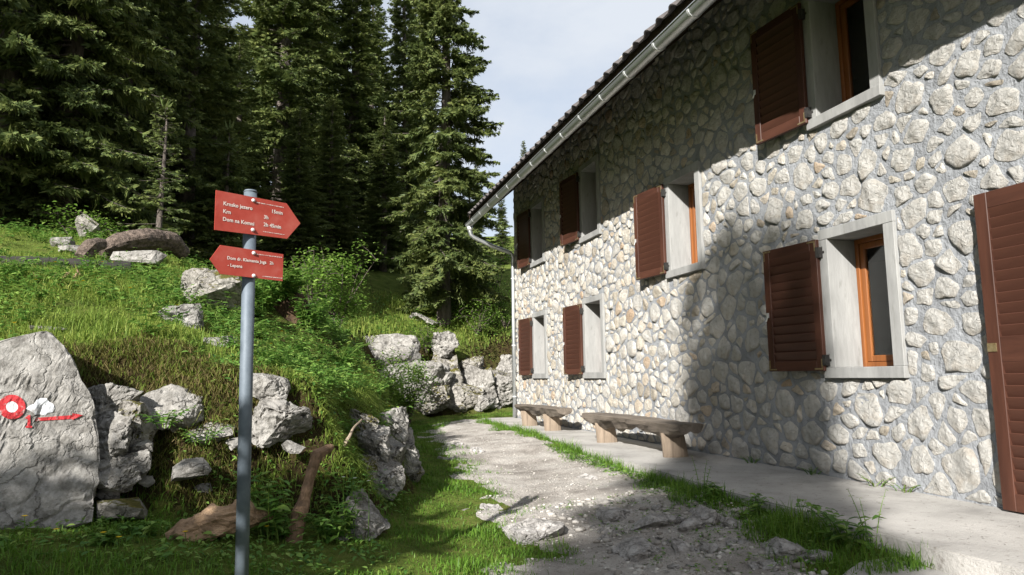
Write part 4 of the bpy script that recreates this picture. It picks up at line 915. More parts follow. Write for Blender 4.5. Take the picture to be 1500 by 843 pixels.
# ------------------------------------------------------------------ spruces
def spruce_meshes(seed, H, Rm, start, dens=1.0, droop=1.0, thin=0.0):
    rs = np.random.RandomState(seed); parts = []; limbs = []
    h = start*H
    while h < H*0.985:
        f = (h-start*H)/(H*(1-start)); n = rs.randint(4, 7)
        for k in range(n):
            az = rs.uniform(0, 2*math.pi); hh = h+rs.uniform(-.12, .12)
            Lb = (Rm*(1-f)**0.75*rs.uniform(.55, 1.12)+.16)
            if f < .06: Lb *= .7+5*f
            if rs.rand() < thin: continue
            inc = -0.22*droop*(1-f)+0.55*f**2+rs.uniform(-.12, .12)
            d2 = np.array([math.cos(az), math.sin(az), 0]); sd2 = np.array([-d2[1], d2[0], 0]); sag = rs.uniform(.15, .42)*droop*(1-f*.6)
            bp = lambda t: d2*(Lb*t)[:, None]+np.array([0, 0, 1])*(Lb*(inc*t-sag*t*t+sag*.75*t**3))[:, None]+np.array([0, 0, hh])+sd2*(Lb*.06*np.sin(t*4+az))[:, None]
            ts = np.array([0, .35, .7, 1.0]); bpts = bp(ts); rr = .006+.012*Lb*.6
            Vt, Ft = tube_arrays(bpts.tolist(), [rr, rr*.75, rr*.5, .003], 3, False); limbs.append((np.array([v[:] for v in Vt]), np.array([[a, b, c] for a, b, c, d_ in Ft]+[[a, c, d_] for a, b, c, d_ in Ft])))
            nt_ = max(6, int(Lb/.042*dens)); t = rs.uniform(.10, 1, nt_)**.8; side = np.where(rs.rand(nt_) < .5, -1, 1.0)
            P = bp(t); an = rs.uniform(.5, 1.25, nt_)
            D = d2[None]*np.cos(an)[:, None]+sd2[None]*(side*np.sin(an))[:, None]; D[:, 2] += -rs.uniform(.05, .75, nt_)*droop*(1-.5*f)+.1
            Ld = np.minimum(.52, (.36*Lb*(1-t)+.13))*rs.uniform(.6, 1.15, nt_)
            D, S, N = frames(D, rs); S = np.where((np.abs(S[:, 2:3]) > .85), N, S)
            parts.append(kites(P, D, S, Ld, .035+.085*Ld))
            for sg in (-1, 1):
                for tt in (.2, .45, .7):
                    P2 = P+D*(Ld*tt)[:, None]; D2 = D+S*sg*rs.uniform(.6, 1.0, (nt_, 1))+rs.normal(0, .12, D.shape); D2[:, 2] -= .15*droop; D2 /= np.linalg.norm(D2, axis=1)[:, None]
                    S2 = np.cross(D2, N); S2 /= np.linalg.norm(S2, axis=1)[:, None]+1e-9
                    parts.append(kites(P2, D2, S2, Ld*rs.uniform(.4, .7, nt_)*(1.1-tt*.5), .030+.055*Ld))
        h += rs.uniform(.17, .30)*(1-.35*f)
    tp = np.array([[0, 0, H*.97]]); parts.append(kites(np.repeat(tp, 6, 0)+rs.normal(0, .03, (6, 3)), *frames(np.array([[0, 0, 1.]]*6)+rs.normal(0, .25, (6, 3)), rs)[:2], np.full(6, .5), np.full(6, .08)))
    cV, cF = cat_meshes(parts); lV, lF = cat_meshes(limbs)
    rb = H*.011+.05; zs = np.linspace(-.6, H*.985, 9); tV, tF = tube_arrays([(0.05*math.sin(z*.5+seed), 0.05*math.cos(z*.4), z) for z in zs], [rb*(1.15 if z < .3 else 1)*(1-max(0, z)/H)**.8+.012 for z in zs], 9, False)
    tq = np.array([list(f_) for f_ in tF]); cr_ = npmesh('crown', cV, cF); cr_.materials.append(M_needle); lm = npmesh('branches', lV, lF); lm.materials.append(M_bark)
    tm = npmesh('trunk', np.array([v[:] for v in tV]), tq); tm.materials.append(M_bark); return tm, lm, cr_
SPR = {'tall': spruce_meshes(101, 20, 3.0, .04, 1.1), 'tallb': spruce_meshes(102, 20, 2.7, .03, 1.1, 1.15), 'slim': spruce_meshes(103, 18, 2.1, .04, 1.25, 1.2), 'lit': spruce_meshes(104, 19, 2.6, .06, 1.5, 1.25, .03), 'young': spruce_meshes(105, 5.0, 1.35, .10, 1.15, .7), 'sparse': spruce_meshes(106, 6.0, 1.45, .10, .35, .8, .25)}
HT = {'tall': 20, 'tallb': 20, 'slim': 18, 'lit': 19, 'young': 5, 'sparse': 6}
def spruce(kind, x, y, height, label, group, rz=0.0, wid=1.0, name='spruce_tree'):
    s = height/HT[kind]; t = thing(name, label, 'tree', (x, y, gz(x, y)-.05), group, rz); t.scale = (s*wid, s*wid, s)
    for nm, me in zip(('trunk', 'branches', 'crown'), SPR[kind]): link(nm, me, None, t)
    return t
def spruce_px(kind, px, dist, height, label, group, rz=0.0, wid=1.0):
    p = at(px, 560, dist); return spruce(kind, p[0], p[1], height, label, group, rz, wid)
GT = 'spruces of the forest behind the meadow'
spruce_px('lit', 652, 22.0, 18, 'tall sunlit spruce with bare pale trunk foot next to the house', GT, 0.3, 0.85)
spruce_px('slim', 512, 31, 17, 'slim dark spruce between two sunlit spruces', GT, 1.0, 1.15)
spruce_px('tall', 402, 28, 22, 'broad sunlit spruce above the signpost', GT, 2.1, 0.95)
spruce_px('tallb', 262, 18, 11.0, 'dark spruce whose tip shows left of the sky gap', GT, 0.5, 1.25)
spruce_px('tall', 160, 17.2, 18, 'tall dark spruce behind the arched trunk', GT, 4.0, .72)
spruce_px('tallb', 75, 15.5, 18, 'dark spruce second from the left edge', GT, 3.0, .78)
spruce_px('tall', -25, 15.5, 19, 'dark spruce cut by the left edge of the picture', GT, 5.1, .75)
spruce_px('sparse', 223, 14.2, 3.0, 'young spruce with bare twiggy lower branches at the forest edge', GT, 0.9, 1.0)
spruce_px('young', 322, 17.5, 3.6, 'young spruce with light tips behind the upper sign', GT, 2.0, 0.9)
spruce_px('young', 690, 24.5, 4.3, 'small bushy spruce below the tall sunlit one', GT, 2.6, 1.0)
spruce_px('young', 625, 25.5, 2.6, 'little spruce left of the foot of the tall sunlit one', GT, 1.2, 1.1)
spruce_px('tallb', 590, 36, 18, 'spruce filling the gap behind the two sunlit ones', GT, 2.2, 0.85)
spruce_px('slim', 335, 24, 7.5, 'shaded spruce rising behind the upper sign', GT, 0.2, 1.7)
spruce_px('slim', 738, 31, 3.4, 'dark spruce beside the house corner under the gutter', GT, 0.8, 1.25)
spruce_px('slim', 772, 44, 7.2, 'distant spruce whose thin tip pokes above the roof edge', GT, 0.8, 0.9)
spruce_px('tall', 455, 37, 19, 'spruce standing behind the slim dark one', GT, 1.9, 1.0)
GB = 'deeper forest spruces'
rs = np.random.RandomState(4); kinds = ['tall', 'tallb', 'slim', 'lit']
DEEP = [(20, 32, 'at the far left'), (112, 31, 'left of the arched trunk'), (215, 33, 'above the arched trunk'), (300, 33, 'in the sky gap left of the sunlit pair'), (380, 40, 'hidden behind the broad sunlit one'), (-60, 31, 'beyond the left edge'), (540, 44, 'right of the slim dark one'), (615, 47, 'left of the tall sunlit one'),
        (160, 33, 'between the two tall dark ones'), (40, 36, 'second row at the far left'), (250, 42, 'far back near the sky gap'), (700, 36, 'low beside the gutter end'), (430, 50, 'far back right of the broad sunlit one'), (480, 24.5, 'short one below the slim dark spruce'), (560, 27, 'short one left of the tall sunlit foot'), (300, 21, 'short one behind the signs'), (430, 22, 'short one right of the signs')]
for k, (px, d, wh) in enumerate(DEEP):
    hh = 12 if px in (300, 250) and d > 30 else (4+rs.uniform(0, 1) if px > 660 else (5.5+rs.uniform(0, 1.5) if 'short' in wh else 16+rs.uniform(0, 4)))
    spruce_px(kinds[k % 3], px, d, hh, 'dark spruce deeper in the forest, '+wh, GB, rs.uniform(0, 6), 1.6 if 'short' in wh else rs.uniform(.9, 1.15))
GO = 'spruces outside the picture'
OUT = [(-12, 6.2, 18), (-14.5, 3.0, 18), (-10, 8.9, 17), (-13, 8.7, 18), (-10.8, 11.2, 16), (-17.5, -0.6, 19), (-15.5, 4.6, 18), (-8.6, 12.6, 16), (-9.2, 10.4, 15), (-11.2, 7.6, 17)]
for k, (x, y, h) in enumerate(OUT): spruce(kinds[k % 3], x, y, h, 'tall spruce of the forest left of the picture', GO, k*1.3)
SHADE = [('young', -5.8, -1.2, 4.7, 1.25), ('young', -4.9, -0.8, 4.6, 1.25), ('young', -4.1, -0.5, 4.5, 1.25), ('young', -6.6, -1.5, 4.8, 1.25)]
for Yw, tt, top in ((7.9, 27, 2.6), (7.25, 25, 2.9), (6.6, 28, 2.8), (5.95, 26, 2.7)):
    SHADE.append(('tall', 4.78-.616*tt, Yw-.788*tt, top+tt*.545+.4, .85 if Yw > 6 else .42))
for k, (kd, x, y, h, w_) in enumerate(SHADE): spruce(kd, x, y, h, 'spruce behind the camera that shades the path', GO, k*1.1, w_)

# ------------------------------------------------------------------ meadow grass
rs = np.random.RandomState(12)
HOUSE_X = 3.36
def scatter(n, x0, x1, y0, y1): return rs.uniform(x0, x1, n), rs.uniform(y0, y1, n)
def slope_at(x, y, e=0.06): return np.hypot((ground(x+e, y)-ground(x-e, y))/(2*e), (ground(x, y+e)-ground(x, y-e))/(2*e))
def put_grass(name, x, y, hmin, hmax, w, lean, mat, label, maxslope=1.3, clump=1.0, sink=0.01, hscale=None):
    z = ground(x, y); sl = slope_at(x, y); c = fbm(np.stack([x*clump, y*clump, 0*x], 1), 41, 3)
    keep = (sl < maxslope)&(rs.rand(len(x)) < 0.75+0.5*c); x, y, z, c = x[keep], y[keep], z[keep], c[keep]
    h = (hmin+(hmax-hmin)*rs.rand(len(x))**1.6)*(1+.5*np.clip(c, -.8, 1.2))
    if hscale is not None: h = h*hscale(x, y)
    V, F = blades(np.stack([x, y, z-sink], 1), h, w*rs.uniform(.5, 1.3, len(x)), lean*rs.uniform(.2, 2.0, len(x)), rs)
    o = stuff(link(name, npmesh(name, V, F), mat)); o['label'] = label; o['category'] = 'grass'; return o
def region(n, x0, x1, y0, y1, test):
    x, y = scatter(n, x0, x1, y0, y1); k = test(x, y); return x[k], y[k]
inbank = lambda x, y: bank_dist(x, y) > -0.05
x1_, y1_ = region(52000, -3.6, 1.5, 4.9, 8.2, lambda x, y: (bank_dist(x, y) > 0.22)&(x > -.40*y-.5))
x2_, y2_ = region(60000, -6, 1.6, 8.2, 13.5, lambda x, y: (bank_dist(x, y) > 0.05)&(x > -.40*y-.5))
put_grass('bank_grass', np.r_[x1_, x2_], np.r_[y1_, y2_], .05, .17, .0085, 1.0, M_grass, 'tall meadow grass covering the rocky bank', 2.6, 1.3)
x3_, y3_ = region(54000, -9, 11, 13.5, 24, lambda x, y: (bank_dist(x, y) > 0.1)&(x > -.42*y-.5)&(x < .62*y-.5))
put_grass('far_meadow_grass', x3_, y3_, .10, .32, .022, .9, M_grass, 'grass of the far meadow below the forest', 2.4, .8)
# lawn strip left of the path, and the near left corner
lawn = lambda x, y: (bank_dist(x, y) < 0.25)&(path_in(x, y) < 0.16*rs.rand(len(x)))&(x < HOUSE_X-.02)&(x < 2.6)&(x > -.42*y-.4)
x4_, y4_ = region(90000, -2.6, 2.5, 3.9, 9.5, lawn); x5_, y5_ = region(30000, .8, 2.6, 9.5, 17.8, lawn)
x6_, y6_ = region(16000, 1.5, 6.5, 15.6, 19.9, lambda x, y: (bank_dist(x, y) < 0.3)&(path_in(x, y) < 0.0)&((x < 4.0)|(y > 17)))
put_grass('lawn_grass', np.r_[x4_, x5_, x6_], np.r_[y4_, y5_, y6_], .03, .095, .007, .8, M_lawn, 'short green grass between the path and the bank', 2.5, 2.0)
verge = lambda x, y: (x < HOUSE_X+.04+0.05*np.maximum(0, y-5.4))&((path_in(x, y) < 0.02)|(x > path_right(y)+.02))&(x > 2.4)
x7_, y7_ = region(90000, 2.5, 3.95, 3.3, 15.8, verge)
kv = (rs.rand(len(x7_)) < np.where(x7_ > path_right(y7_)+.10, 1, .35)); x7_, y7_ = x7_[kv], y7_[kv]
put_grass('verge_grass', x7_, y7_, .06, .19, .007, .8, M_lawn, 'green grass verge between path and concrete walkway', 3, 1.6)
# tufts straggling into the gravel
xt, yt = [], []
for k in range(150):
    y = rs.uniform(3.6, 9); x = rs.uniform(path_left(y)-.1, path_right(y)+.1); edge_d = float(path_in([x], [y])[0])
    if edge_d > .45 and rs.rand() < .75 and not (y < 5.8 and x > 2.2): continue
    n = rs.randint(8, 40); xt.append(x+rs.normal(0, .045, n)); yt.append(y+rs.normal(0, .045, n))
put_grass('path_tufts', np.concatenate(xt), np.concatenate(yt), .025, .08, .006, .9, M_lawn, 'small tufts of grass straggling into the gravel path', 3, 1.0)
xd, yd = [], []
for k in range(210):
    y = rs.uniform(3.5, 6.4); x = rs.uniform(2.15, 3.05); n = rs.randint(10, 45); xd.append(x+rs.normal(0, .05, n)); yd.append(y+rs.normal(0, .05, n))
put_grass('dry_path_tufts', np.concatenate(xd), np.concatenate(yd), .015, .05, .006, 1.2, M_dry, 'brown dry moss and grass between the path rocks', 3, 1.0)
# hanging dry grass and moss under the turf edge
xh, yh = region(330000, -3, 1.35, 4.9, 9.6, lambda x, y: (bank_dist(x, y) > .16)&(bank_dist(x, y) < .75)); zz = ground(xh, yh); e = .05
gxn = (ground(xh+e, yh)-ground(xh-e, yh))/(2*e); gyn = (ground(xh, yh+e)-ground(xh, yh-e))/(2*e); sl = np.hypot(gxn, gyn)
kk = (sl > .45)&(rs.rand(len(xh)) < np.where(xh < -.2, .62, .30)+.25*fbm(np.stack([xh*3, yh*3, 0*xh], 1), 77, 2)); xh, yh, zz, gxn, gyn, sl = [a[kk] for a in (xh, yh, zz, gxn, gyn, sl)]
outv = np.stack([-gxn/sl, -gyn/sl, -1.3*np.ones(len(xh))], 1)
kg = (xh > -.35+.3*fbm(np.stack([xh*2, yh*2, 0*xh], 1), 91, 2))|(rs.rand(len(xh)) < .25)
def hang(k_, lo, hi): return blades(np.stack([xh, yh, zz-.01], 1)[k_], rs.uniform(lo, hi, k_.sum()), rs.uniform(.005, .010, k_.sum()), rs.uniform(.7, 1.5, k_.sum()), rs, outv[k_]*.55)
V, F = hang(kg, .06, .20); hg = stuff(link('hanging_green_grass', npmesh('hanging_green_grass', V, F), M_grass)); hg['label'] = 'long green grass drooping over the knoll above the outcrop'; hg['category'] = 'grass'
xh, yh, zz, outv = xh[~kg], yh[~kg], zz[~kg], outv[~kg]
V, F = blades(np.stack([xh, yh, zz-.01], 1), rs.uniform(.06, .20, len(xh)), rs.uniform(.004, .009, len(xh)), rs.uniform(.7, 1.5, len(xh)), rs, outv*.55)
hd = stuff(link('hanging_dry_grass', npmesh('hanging_dry_grass', V, F), M_dry)); hd['label'] = 'brown dry grass and moss hanging over the edge of the bank'; hd['category'] = 'grass'

# ------------------------------------------------------------------ leafy ground cover
def herb_patch(cx_, cy_, n, spread, hmax, lmin, lmax):
    x = cx_+rs.normal(0, spread, n); y = cy_+rs.normal(0, spread, n); z = ground(x, y)+rs.uniform(.02, 1, n)**.7*hmax*np.exp(-((x-cx_)**2+(y-cy_)**2)/(2*(spread*1.5)**2))
    a = rs.uniform(0, 2*math.pi, n); D = np.stack([np.cos(a), np.sin(a), rs.uniform(-.5, .35, n)], 1); N = np.stack([rs.normal(0, .3, n), rs.normal(0, .3, n), np.ones(n)], 1); Ls = rs.uniform(lmin, lmax, n)
    return leaves(np.stack([x, y, z], 1), D, N, Ls, Ls*rs.uniform(.35, .6, n))
def px_ground(px, py, dist): p = at(px, py, dist); return p[0], p[1]
L = []
for k in range(190):     # weeds between the rocks at the right side of the path
    y = rs.uniform(3.5, 6.2); x = rs.uniform(2.25, 3.1); L.append(herb_patch(x, y, rs.randint(5, 14), .045, rs.uniform(.02, .06), .015, .04))
for k in range(1250):
    y = rs.uniform(5.1, 13); x = rs.uniform(-.40*y-.3, 1.2)
    if bank_dist([x], [y])[0] < .08: continue
    if fbm(np.array([[x*.7, y*.7, 3]]), 55, 2)[0] < -.2: continue
    L.append(herb_patch(x, y, rs.randint(14, 34), rs.uniform(.05, .13), rs.uniform(.08, .28), .03, .08 if y > 7 else .06))
for k in range(150):      # around the foot of the bank and on the lower left lawn
    y = rs.uniform(4.1, 5.3); x = rs.uniform(-2.3, .5); L.append(herb_patch(x, y, rs.randint(8, 18), .07, rs.uniform(.04, .10), .025, .06))
for k in range(170):     # verge weeds
    y = rs.uniform(3.4, 10); xr = float(path_right(y)); x = rs.uniform(xr-.05, 3.36)
    L.append(herb_patch(x, y, rs.randint(8, 20), .05, rs.uniform(.04, .12), .02, .05))
for k in range(320):     # far meadow and below the trees
    y = rs.uniform(13, 23); x = rs.uniform(-.38*y, .3*y)
    if bank_dist([x], [y])[0] < .1 or x > 6: continue
    L.append(herb_patch(x, y, rs.randint(14, 30), rs.uniform(.12, .3), rs.uniform(.2, .5), .06, .13))
V, F = cat_meshes(L); gc = stuff(link('leafy_ground_cover', npmesh('leafy_ground_cover', V, F), M_herb)); gc['label'] = 'low leafy herbs growing through the meadow grass'; gc['category'] = 'herbs'

# ------------------------------------------------------------------ single plants
def plant(px, py, dist, label, seed, stems=7, h=.4, leaf=.08, ratio=.45, pairs=6, spread=.35, mat=None, cat='plant', group='leafy plants', on_ground=True, z=None, name='leafy_plant', arch=0.25, loc=None):
    rg = np.random.RandomState(seed); p = np.array(loc) if loc is not None else at(px, py, dist)
    zz_ = z if z is not None else (gz(p[0], p[1]) if on_ground else p[2])
    t = thing(name, label, cat, (p[0], p[1], zz_-.01), group); lv = []; sb = []
    for s in range(stems):
        a = rg.uniform(0, 2*math.pi); hh = h*rg.uniform(.55, 1.1); d = np.array([math.cos(a), math.sin(a), 0]); b = d*rg.uniform(0, .06)
        u = np.linspace(0, 1, 5); pts = b[None]+d[None]*(hh*spread*u**1.6)[:, None]+np.array([[0, 0, 1.0]])*(hh*(u-arch*u**3))[:, None]
        Vt, Ft = tube_arrays(pts.tolist(), [.0045, .004, .0035, .0025, .0012], 4, False); sb.append((np.array([v[:] for v in Vt]), np.array([list(f_) for f_ in Ft])))
        tt = np.repeat(np.linspace(.22, 1, pairs), 2); P = np.stack([np.interp(tt, u, pts[:, k]) for k in range(3)], 1)
        az = rg.uniform(0, 6)+np.repeat(np.arange(pairs)*1.57, 2)+np.tile([0, math.pi], pairs)+rg.normal(0, .25, 2*pairs)
        D = np.stack([np.cos(az), np.sin(az), rg.uniform(-.25, .4, 2*pairs)], 1); N = np.stack([rg.normal(0, .25, 2*pairs), rg.normal(0, .25, 2*pairs), np.ones(2*pairs)], 1)
        Ls = leaf*rg.uniform(.7, 1.15, 2*pairs)*(1.1-.45*tt); lv.append(leaves(P, D, N, Ls, Ls*ratio*rg.uniform(.85, 1.15, 2*pairs)))
    V, F = cat_meshes(lv); link('leaves', npmesh('leaves', V, F), mat or M_herb, t); V, F = cat_meshes(sb); link('stems', npmesh('stems', V, F), M_herb, t); return t
plant(395, 720, 4.85, 'leafy green plant right of the post above the driftwood', 1, 9, .48, .12)
plant(415, 760, 4.8, 'broad-leaved plant between the post and the rotten branch', 2, 7, .30, .10)
plant(505, 715, 5.0, 'bushy plant with white flowers right of the rotten branch', 3, 12, .42, .085)
plant(480, 775, 4.85, 'leafy plant left of the pale pitted boulder', 4, 9, .26, .08)
plant(515, 690, 5.25, 'tall leafy plant against the outcrop', 5, 9, .40, .08)
plant(240, 625, 5.2, 'fern growing from the rock crevice left of the post', 6, 5, .20, .07, .35, 9, .9, z=at(240, 625, 5.2)[2], name='fern')
plant(300, 650, 5.15, 'small fern under the turf beside the post', 7, 4, .16, .06, .35, 9, .9, z=at(300, 650, 5.15)[2], name='fern')
plant(210, 775, 4.75, 'low leafy weed in front of the painted slab', 8, 6, .12, .07, .6)
plant(150, 790, 4.6, 'leafy weed in the shaded grass at the lower left', 9, 6, .12, .07, .6)
plant(325, 475, 7.0, 'fern-like plant on the bank beside the post', 10, 9, .42, .08, .3, 9, .5, name='fern')
plant(230, 420, 8.2, 'nettle clump on the meadow left of the mossy boulder', 11, 16, .42, .09)
plant(275, 400, 8.8, 'nettle clump above the mossy boulder', 12, 16, .46, .09)
plant(390, 372, 9.2, 'lush leafy clump growing on top of the old stump', 13, 60, .46, .13, z=sz+.2, loc=(sp[0]-.12, sp[1]-.12), spread=.8)
plant(455, 400, 9.0, 'leafy shoots beside the old stump', 14, 26, .55, .12)
plant(385, 390, 8.9, 'dense leafy clump behind the lower sign', 114, 40, .75, .13, spread=.6)
plant(500, 460, 8.6, 'leafy plants at the top of the grassy knoll', 115, 26, .42, .10, spread=.7)
plant(545, 520, 8.2, 'leafy plants on the right shoulder of the knoll', 116, 22, .30, .085, spread=.8)
plant(430, 500, 7.2, 'broad leafy clump on the bank right of the post', 117, 22, .28, .08, spread=.9)
plant(470, 560, 6.3, 'leafy plants hanging at the edge of the knoll', 118, 18, .22, .075, spread=1.0)
plant(470, 420, 9.5, 'tall herb clump right of the stump', 15, 14, .6, .10)
plant(20, 445, 8.0, 'leafy herbs at the left edge by the splintered wood', 16, 12, .30, .08)
plant(130, 400, 9.2, 'herb clump in front of the black log', 17, 12, .34, .08)
plant(0, 0, 0, 'largest leafy weed at the corner of the concrete pad', 18, 8, .36, .12, .38, 6, .6, loc=(3.27, 3.86))
plant(0, 0, 0, 'dark leafy weed in the verge beside the walkway, middle', 19, 8, .20, .08, .45, loc=(3.24, 5.35))
plant(0, 0, 0, 'leafy weed in the verge nearer than the middle one', 20, 8, .22, .08, .45, loc=(3.22, 4.75))
plant(0, 0, 0, 'thin tall weed with few leaves at the walkway edge', 21, 3, .42, .04, .4, 7, .2, loc=(3.34, 5.7), arch=.05)
plant(0, 0, 0, 'second thin tall weed at the walkway edge by the pad', 22, 3, .38, .035, .4, 7, .25, loc=(3.36, 3.75), arch=.05)
for k, (yy, lb) in enumerate([(5.95, 'small weed at the wall foot left of the near window'), (5.15, 'dry weed at the wall foot below the near window'), (4.85, 'brownish weed at the wall foot right of the dry one'), (6.9, 'tiny weed at the wall foot near the long bench')]):
    plant(0, 0, 0, lb, 30+k, 8, .13, .022, .5, 8, .9, loc=(4.70, yy), z=0.0, mat=M_herb if k in (0, 3) else M_dry, group='weeds at the wall foot', name='wall_weed')
# tall herbs and nettles standing in the meadow: too many to count, one object
def stem_herb(x, y, stems, h, leaf, pairs, rg, spread):
    z = gz(x, y); out = []
    for k in range(stems):
        a = rg.uniform(0, 6.28); hh = h*rg.uniform(.5, 1.1); d = np.array([math.cos(a), math.sin(a), 0]); b = np.array([x, y, z])+d*rg.uniform(0, .07); tt = np.repeat(np.linspace(.2, 1, pairs), 2)
        P = b[None]+d[None]*(hh*spread*tt**1.6)[:, None]+np.array([[0, 0, 1.0]])*(hh*(tt-.2*tt**3))[:, None]; az = rg.uniform(0, 6)+np.repeat(np.arange(pairs)*1.57, 2)+np.tile([0, math.pi], pairs)+rg.normal(0, .3, 2*pairs)
        D = np.stack([np.cos(az), np.sin(az), rg.uniform(-.35, .35, 2*pairs)], 1); N = np.stack([rg.normal(0, .3, 2*pairs), rg.normal(0, .3, 2*pairs), np.ones(2*pairs)], 1); Ls = leaf*rg.uniform(.7, 1.2, 2*pairs)*(1.1-.4*tt)
        out.append(leaves(P, D, N, Ls, Ls*rg.uniform(.32, .5)))
        S_ = np.cross(d, [0, 0, 1.0]); out.append(kites(b[None], ((P[-1]-b)/np.linalg.norm(P[-1]-b))[None], S_[None], [np.linalg.norm(P[-1]-b)], [.006]))
    return cat_meshes(out)
rg = np.random.RandomState(77); L = []
for k in range(230):
    if k < 120: y = rg.uniform(5.7, 10.5); x = rg.uniform(-.7, 1.05)
    else: y = rg.uniform(6.0, 12.0); x = rg.uniform(-.38*y, .4)
    if bank_dist([x], [y])[0] < .3: continue
    L.append(stem_herb(x, y, rg.randint(4, 9), rg.uniform(.16, .42)*(1 if y > 6.5 else .6), rg.uniform(.05, .10), 5, rg, rg.uniform(.3, .8)))
V, F = cat_meshes(L); th_ = stuff(link('tall_herbs', npmesh('tall_herbs', V, F), M_herb)); th_['label'] = 'tall nettles and leafy herbs standing in the bank meadow'; th_['category'] = 'herbs'
# small flowers
def flower(px, py, dist, label, mat, r=.014, group='little flowers'):
    p = at(px, py, dist); zg = gz(p[0], p[1]); t = thing('flower', label, 'flower', (p[0], p[1], zg), group); H = max(.06, min(.4, p[2]-zg))
    MB().tube([(0, 0, 0), (.005, 0, H*.5), (0, 0, H)], .0022, 4, False).build('stem', M_herb, t)
    n = 9; a = np.linspace(0, 2*math.pi, n, endpoint=False); V, F = leaves(np.tile([[0, 0, H]], (n, 1)), np.stack([np.cos(a), np.sin(a), .45+0*a], 1), np.tile([[0, 0, 1.0]], (n, 1)), np.full(n, r*1.3), np.full(n, r*.9)); link('petals', npmesh('petals', V, F), mat, t)
for k in range(22):
    px_r, d_r = 20+k*23+(k*37 % 11), 6.0+(k*53 % 40)/10
    p_ = at(px_r, 480, d_r)
    if bank_dist([p_[0]], [p_[1]])[0] < .4: continue
    z_ = gz(p_[0], p_[1]); t_ = thing('meadow_flower', 'tiny yellow flower scattered in the meadow grass of the bank', 'flower', (p_[0], p_[1], z_), 'tiny yellow meadow flowers')
    MB().tube([(0, 0, 0), (.006, 0, .1), (0, 0, .2)], .002, 4, False).build('stem', M_herb, t_)
    a_ = np.linspace(0, 2*math.pi, 7, endpoint=False); V, F = leaves(np.tile([[0, 0, .2]], (7, 1)), np.stack([np.cos(a_), np.sin(a_), .6+0*a_], 1), np.tile([[0, 0, 1.0]], (7, 1)), np.full(7, .02), np.full(7, .014)); link('petals', npmesh('petals', V, F), M_yellow, t_)
for k, (px, py, d, lb) in enumerate([(36, 757, 4.75, 'yellow flower just below the painted slab at the left'), (82, 783, 4.65, 'yellow flower in the shaded grass below the slab'), (150, 805, 4.6, 'yellow flower in the lower left lawn, middle one'), (172, 832, 4.5, 'yellow flower at the bottom edge left of the driftwood'), (270, 808, 4.6, 'yellow flower in front of the driftwood'), (391, 772, 4.7, 'yellow flower right of the post by the driftwood'), (570, 568, 7.6, 'yellow flower at the tip of the grassy knoll')]): flower(px, py, d, lb, M_yellow)
for k, (px, py, d, lb) in enumerate([(455, 690, 4.95, 'white flower by the rotten branch, left one'), (503, 683, 4.95, 'white flower on the bushy plant, upper one'), (540, 705, 5.0, 'white flower at the right of the bushy plant'), (520, 690, 5.0, 'white flower in the middle of the bushy plant')]): flower(px, py, d, lb, M_whitepet, .012)

# ------------------------------------------------------------------ broadleaf shrubs
def shrub(px, dist, height, width, label, seed, n=1500, leaf=.075, base=None, loc=None, name='leafy_shrub'):
    rg = np.random.RandomState(seed); p = at(px, 560, dist) if loc is None else np.array(loc); t = thing(name, label, 'shrub', (p[0], p[1], gz(p[0], p[1])-.05), 'broadleaf shrubs')
    sb = []; tips = []
    for s in range(9):
        a = rg.uniform(0, 2*math.pi); r = width*.5*rg.uniform(.3, 1); hh = height*rg.uniform(.6, 1); u = np.linspace(0, 1, 6)
        pts = np.stack([math.cos(a)*r*u**1.3+rg.normal(0, .03, 6)*u, math.sin(a)*r*u**1.3+rg.normal(0, .03, 6)*u, hh*u], 1)
        Vt, Ft = tube_arrays(pts.tolist(), [.022, .018, .014, .01, .007, .003], 5, False); sb.append((np.array([v[:] for v in Vt]), np.array([list(f_) for f_ in Ft])))
        for k in range(5):
            b0 = pts[rg.randint(2, 6)]; d = np.array([rg.normal(), rg.normal(), rg.uniform(-.1, .7)]); d /= np.linalg.norm(d); Lb = width*.28*rg.uniform(.5, 1.1)
            q_ = np.stack([b0, b0+d*Lb*.5, b0+d*Lb+np.array([0, 0, -.05])]); Vt, Ft = tube_arrays(q_.tolist(), [.006, .004, .002], 4, False); sb.append((np.array([v[:] for v in Vt]), np.array([list(f_) for f_ in Ft]))); tips.append(q_)
    m = n//len(tips)+1; lv = []
    for q_ in tips:
        u = rg.uniform(.1, 1.1, m)[:, None]; P = q_[0]*(1-u)+q_[2]*u+rg.normal(0, .07*width, (m, 3)); a = rg.uniform(0, 6.28, m); D = np.stack([np.cos(a), np.sin(a), rg.uniform(-.6, .2, m)], 1); N = np.stack([rg.normal(0, .35, m), rg.normal(0, .35, m), np.ones(m)], 1); Ls = leaf*rg.uniform(.6, 1.2, m)
        lv.append(leaves(P, D, N, Ls, Ls*.62))
    V, F = cat_meshes(lv); link('leaves', npmesh('leaves', V, F), M_leaf, t); V, F = cat_meshes(sb); link('branches', npmesh('branches', V, F), M_twig, t); return t
shrub(492, 13.0, 1.7, 1.7, 'bright green shrub on the bank left of the far rock wall', 1, 3000)
shrub(560, 15.5, 1.6, 1.7, 'bright green shrub above the smooth far boulder', 2, 3000)
shrub(600, 16.5, 1.5, 1.3, 'leafy shrub right of the shrub above the far boulder', 3, 2500)
shrub(725, 24, 2.4, 1.8, 'tall light green sapling beside the house corner', 4, 1300, .09)
shrub(742, 22.5, 1.6, 1.4, 'light green bush touching the house corner', 5, 900, .09)
shrub(700, 21.5, 1.0, 1.4, 'low leafy bush above the far rock wall', 6, 900)
shrub(105, 14.0, .7, 1.1, 'low green bush beside the pointed brown rock', 7, 900)
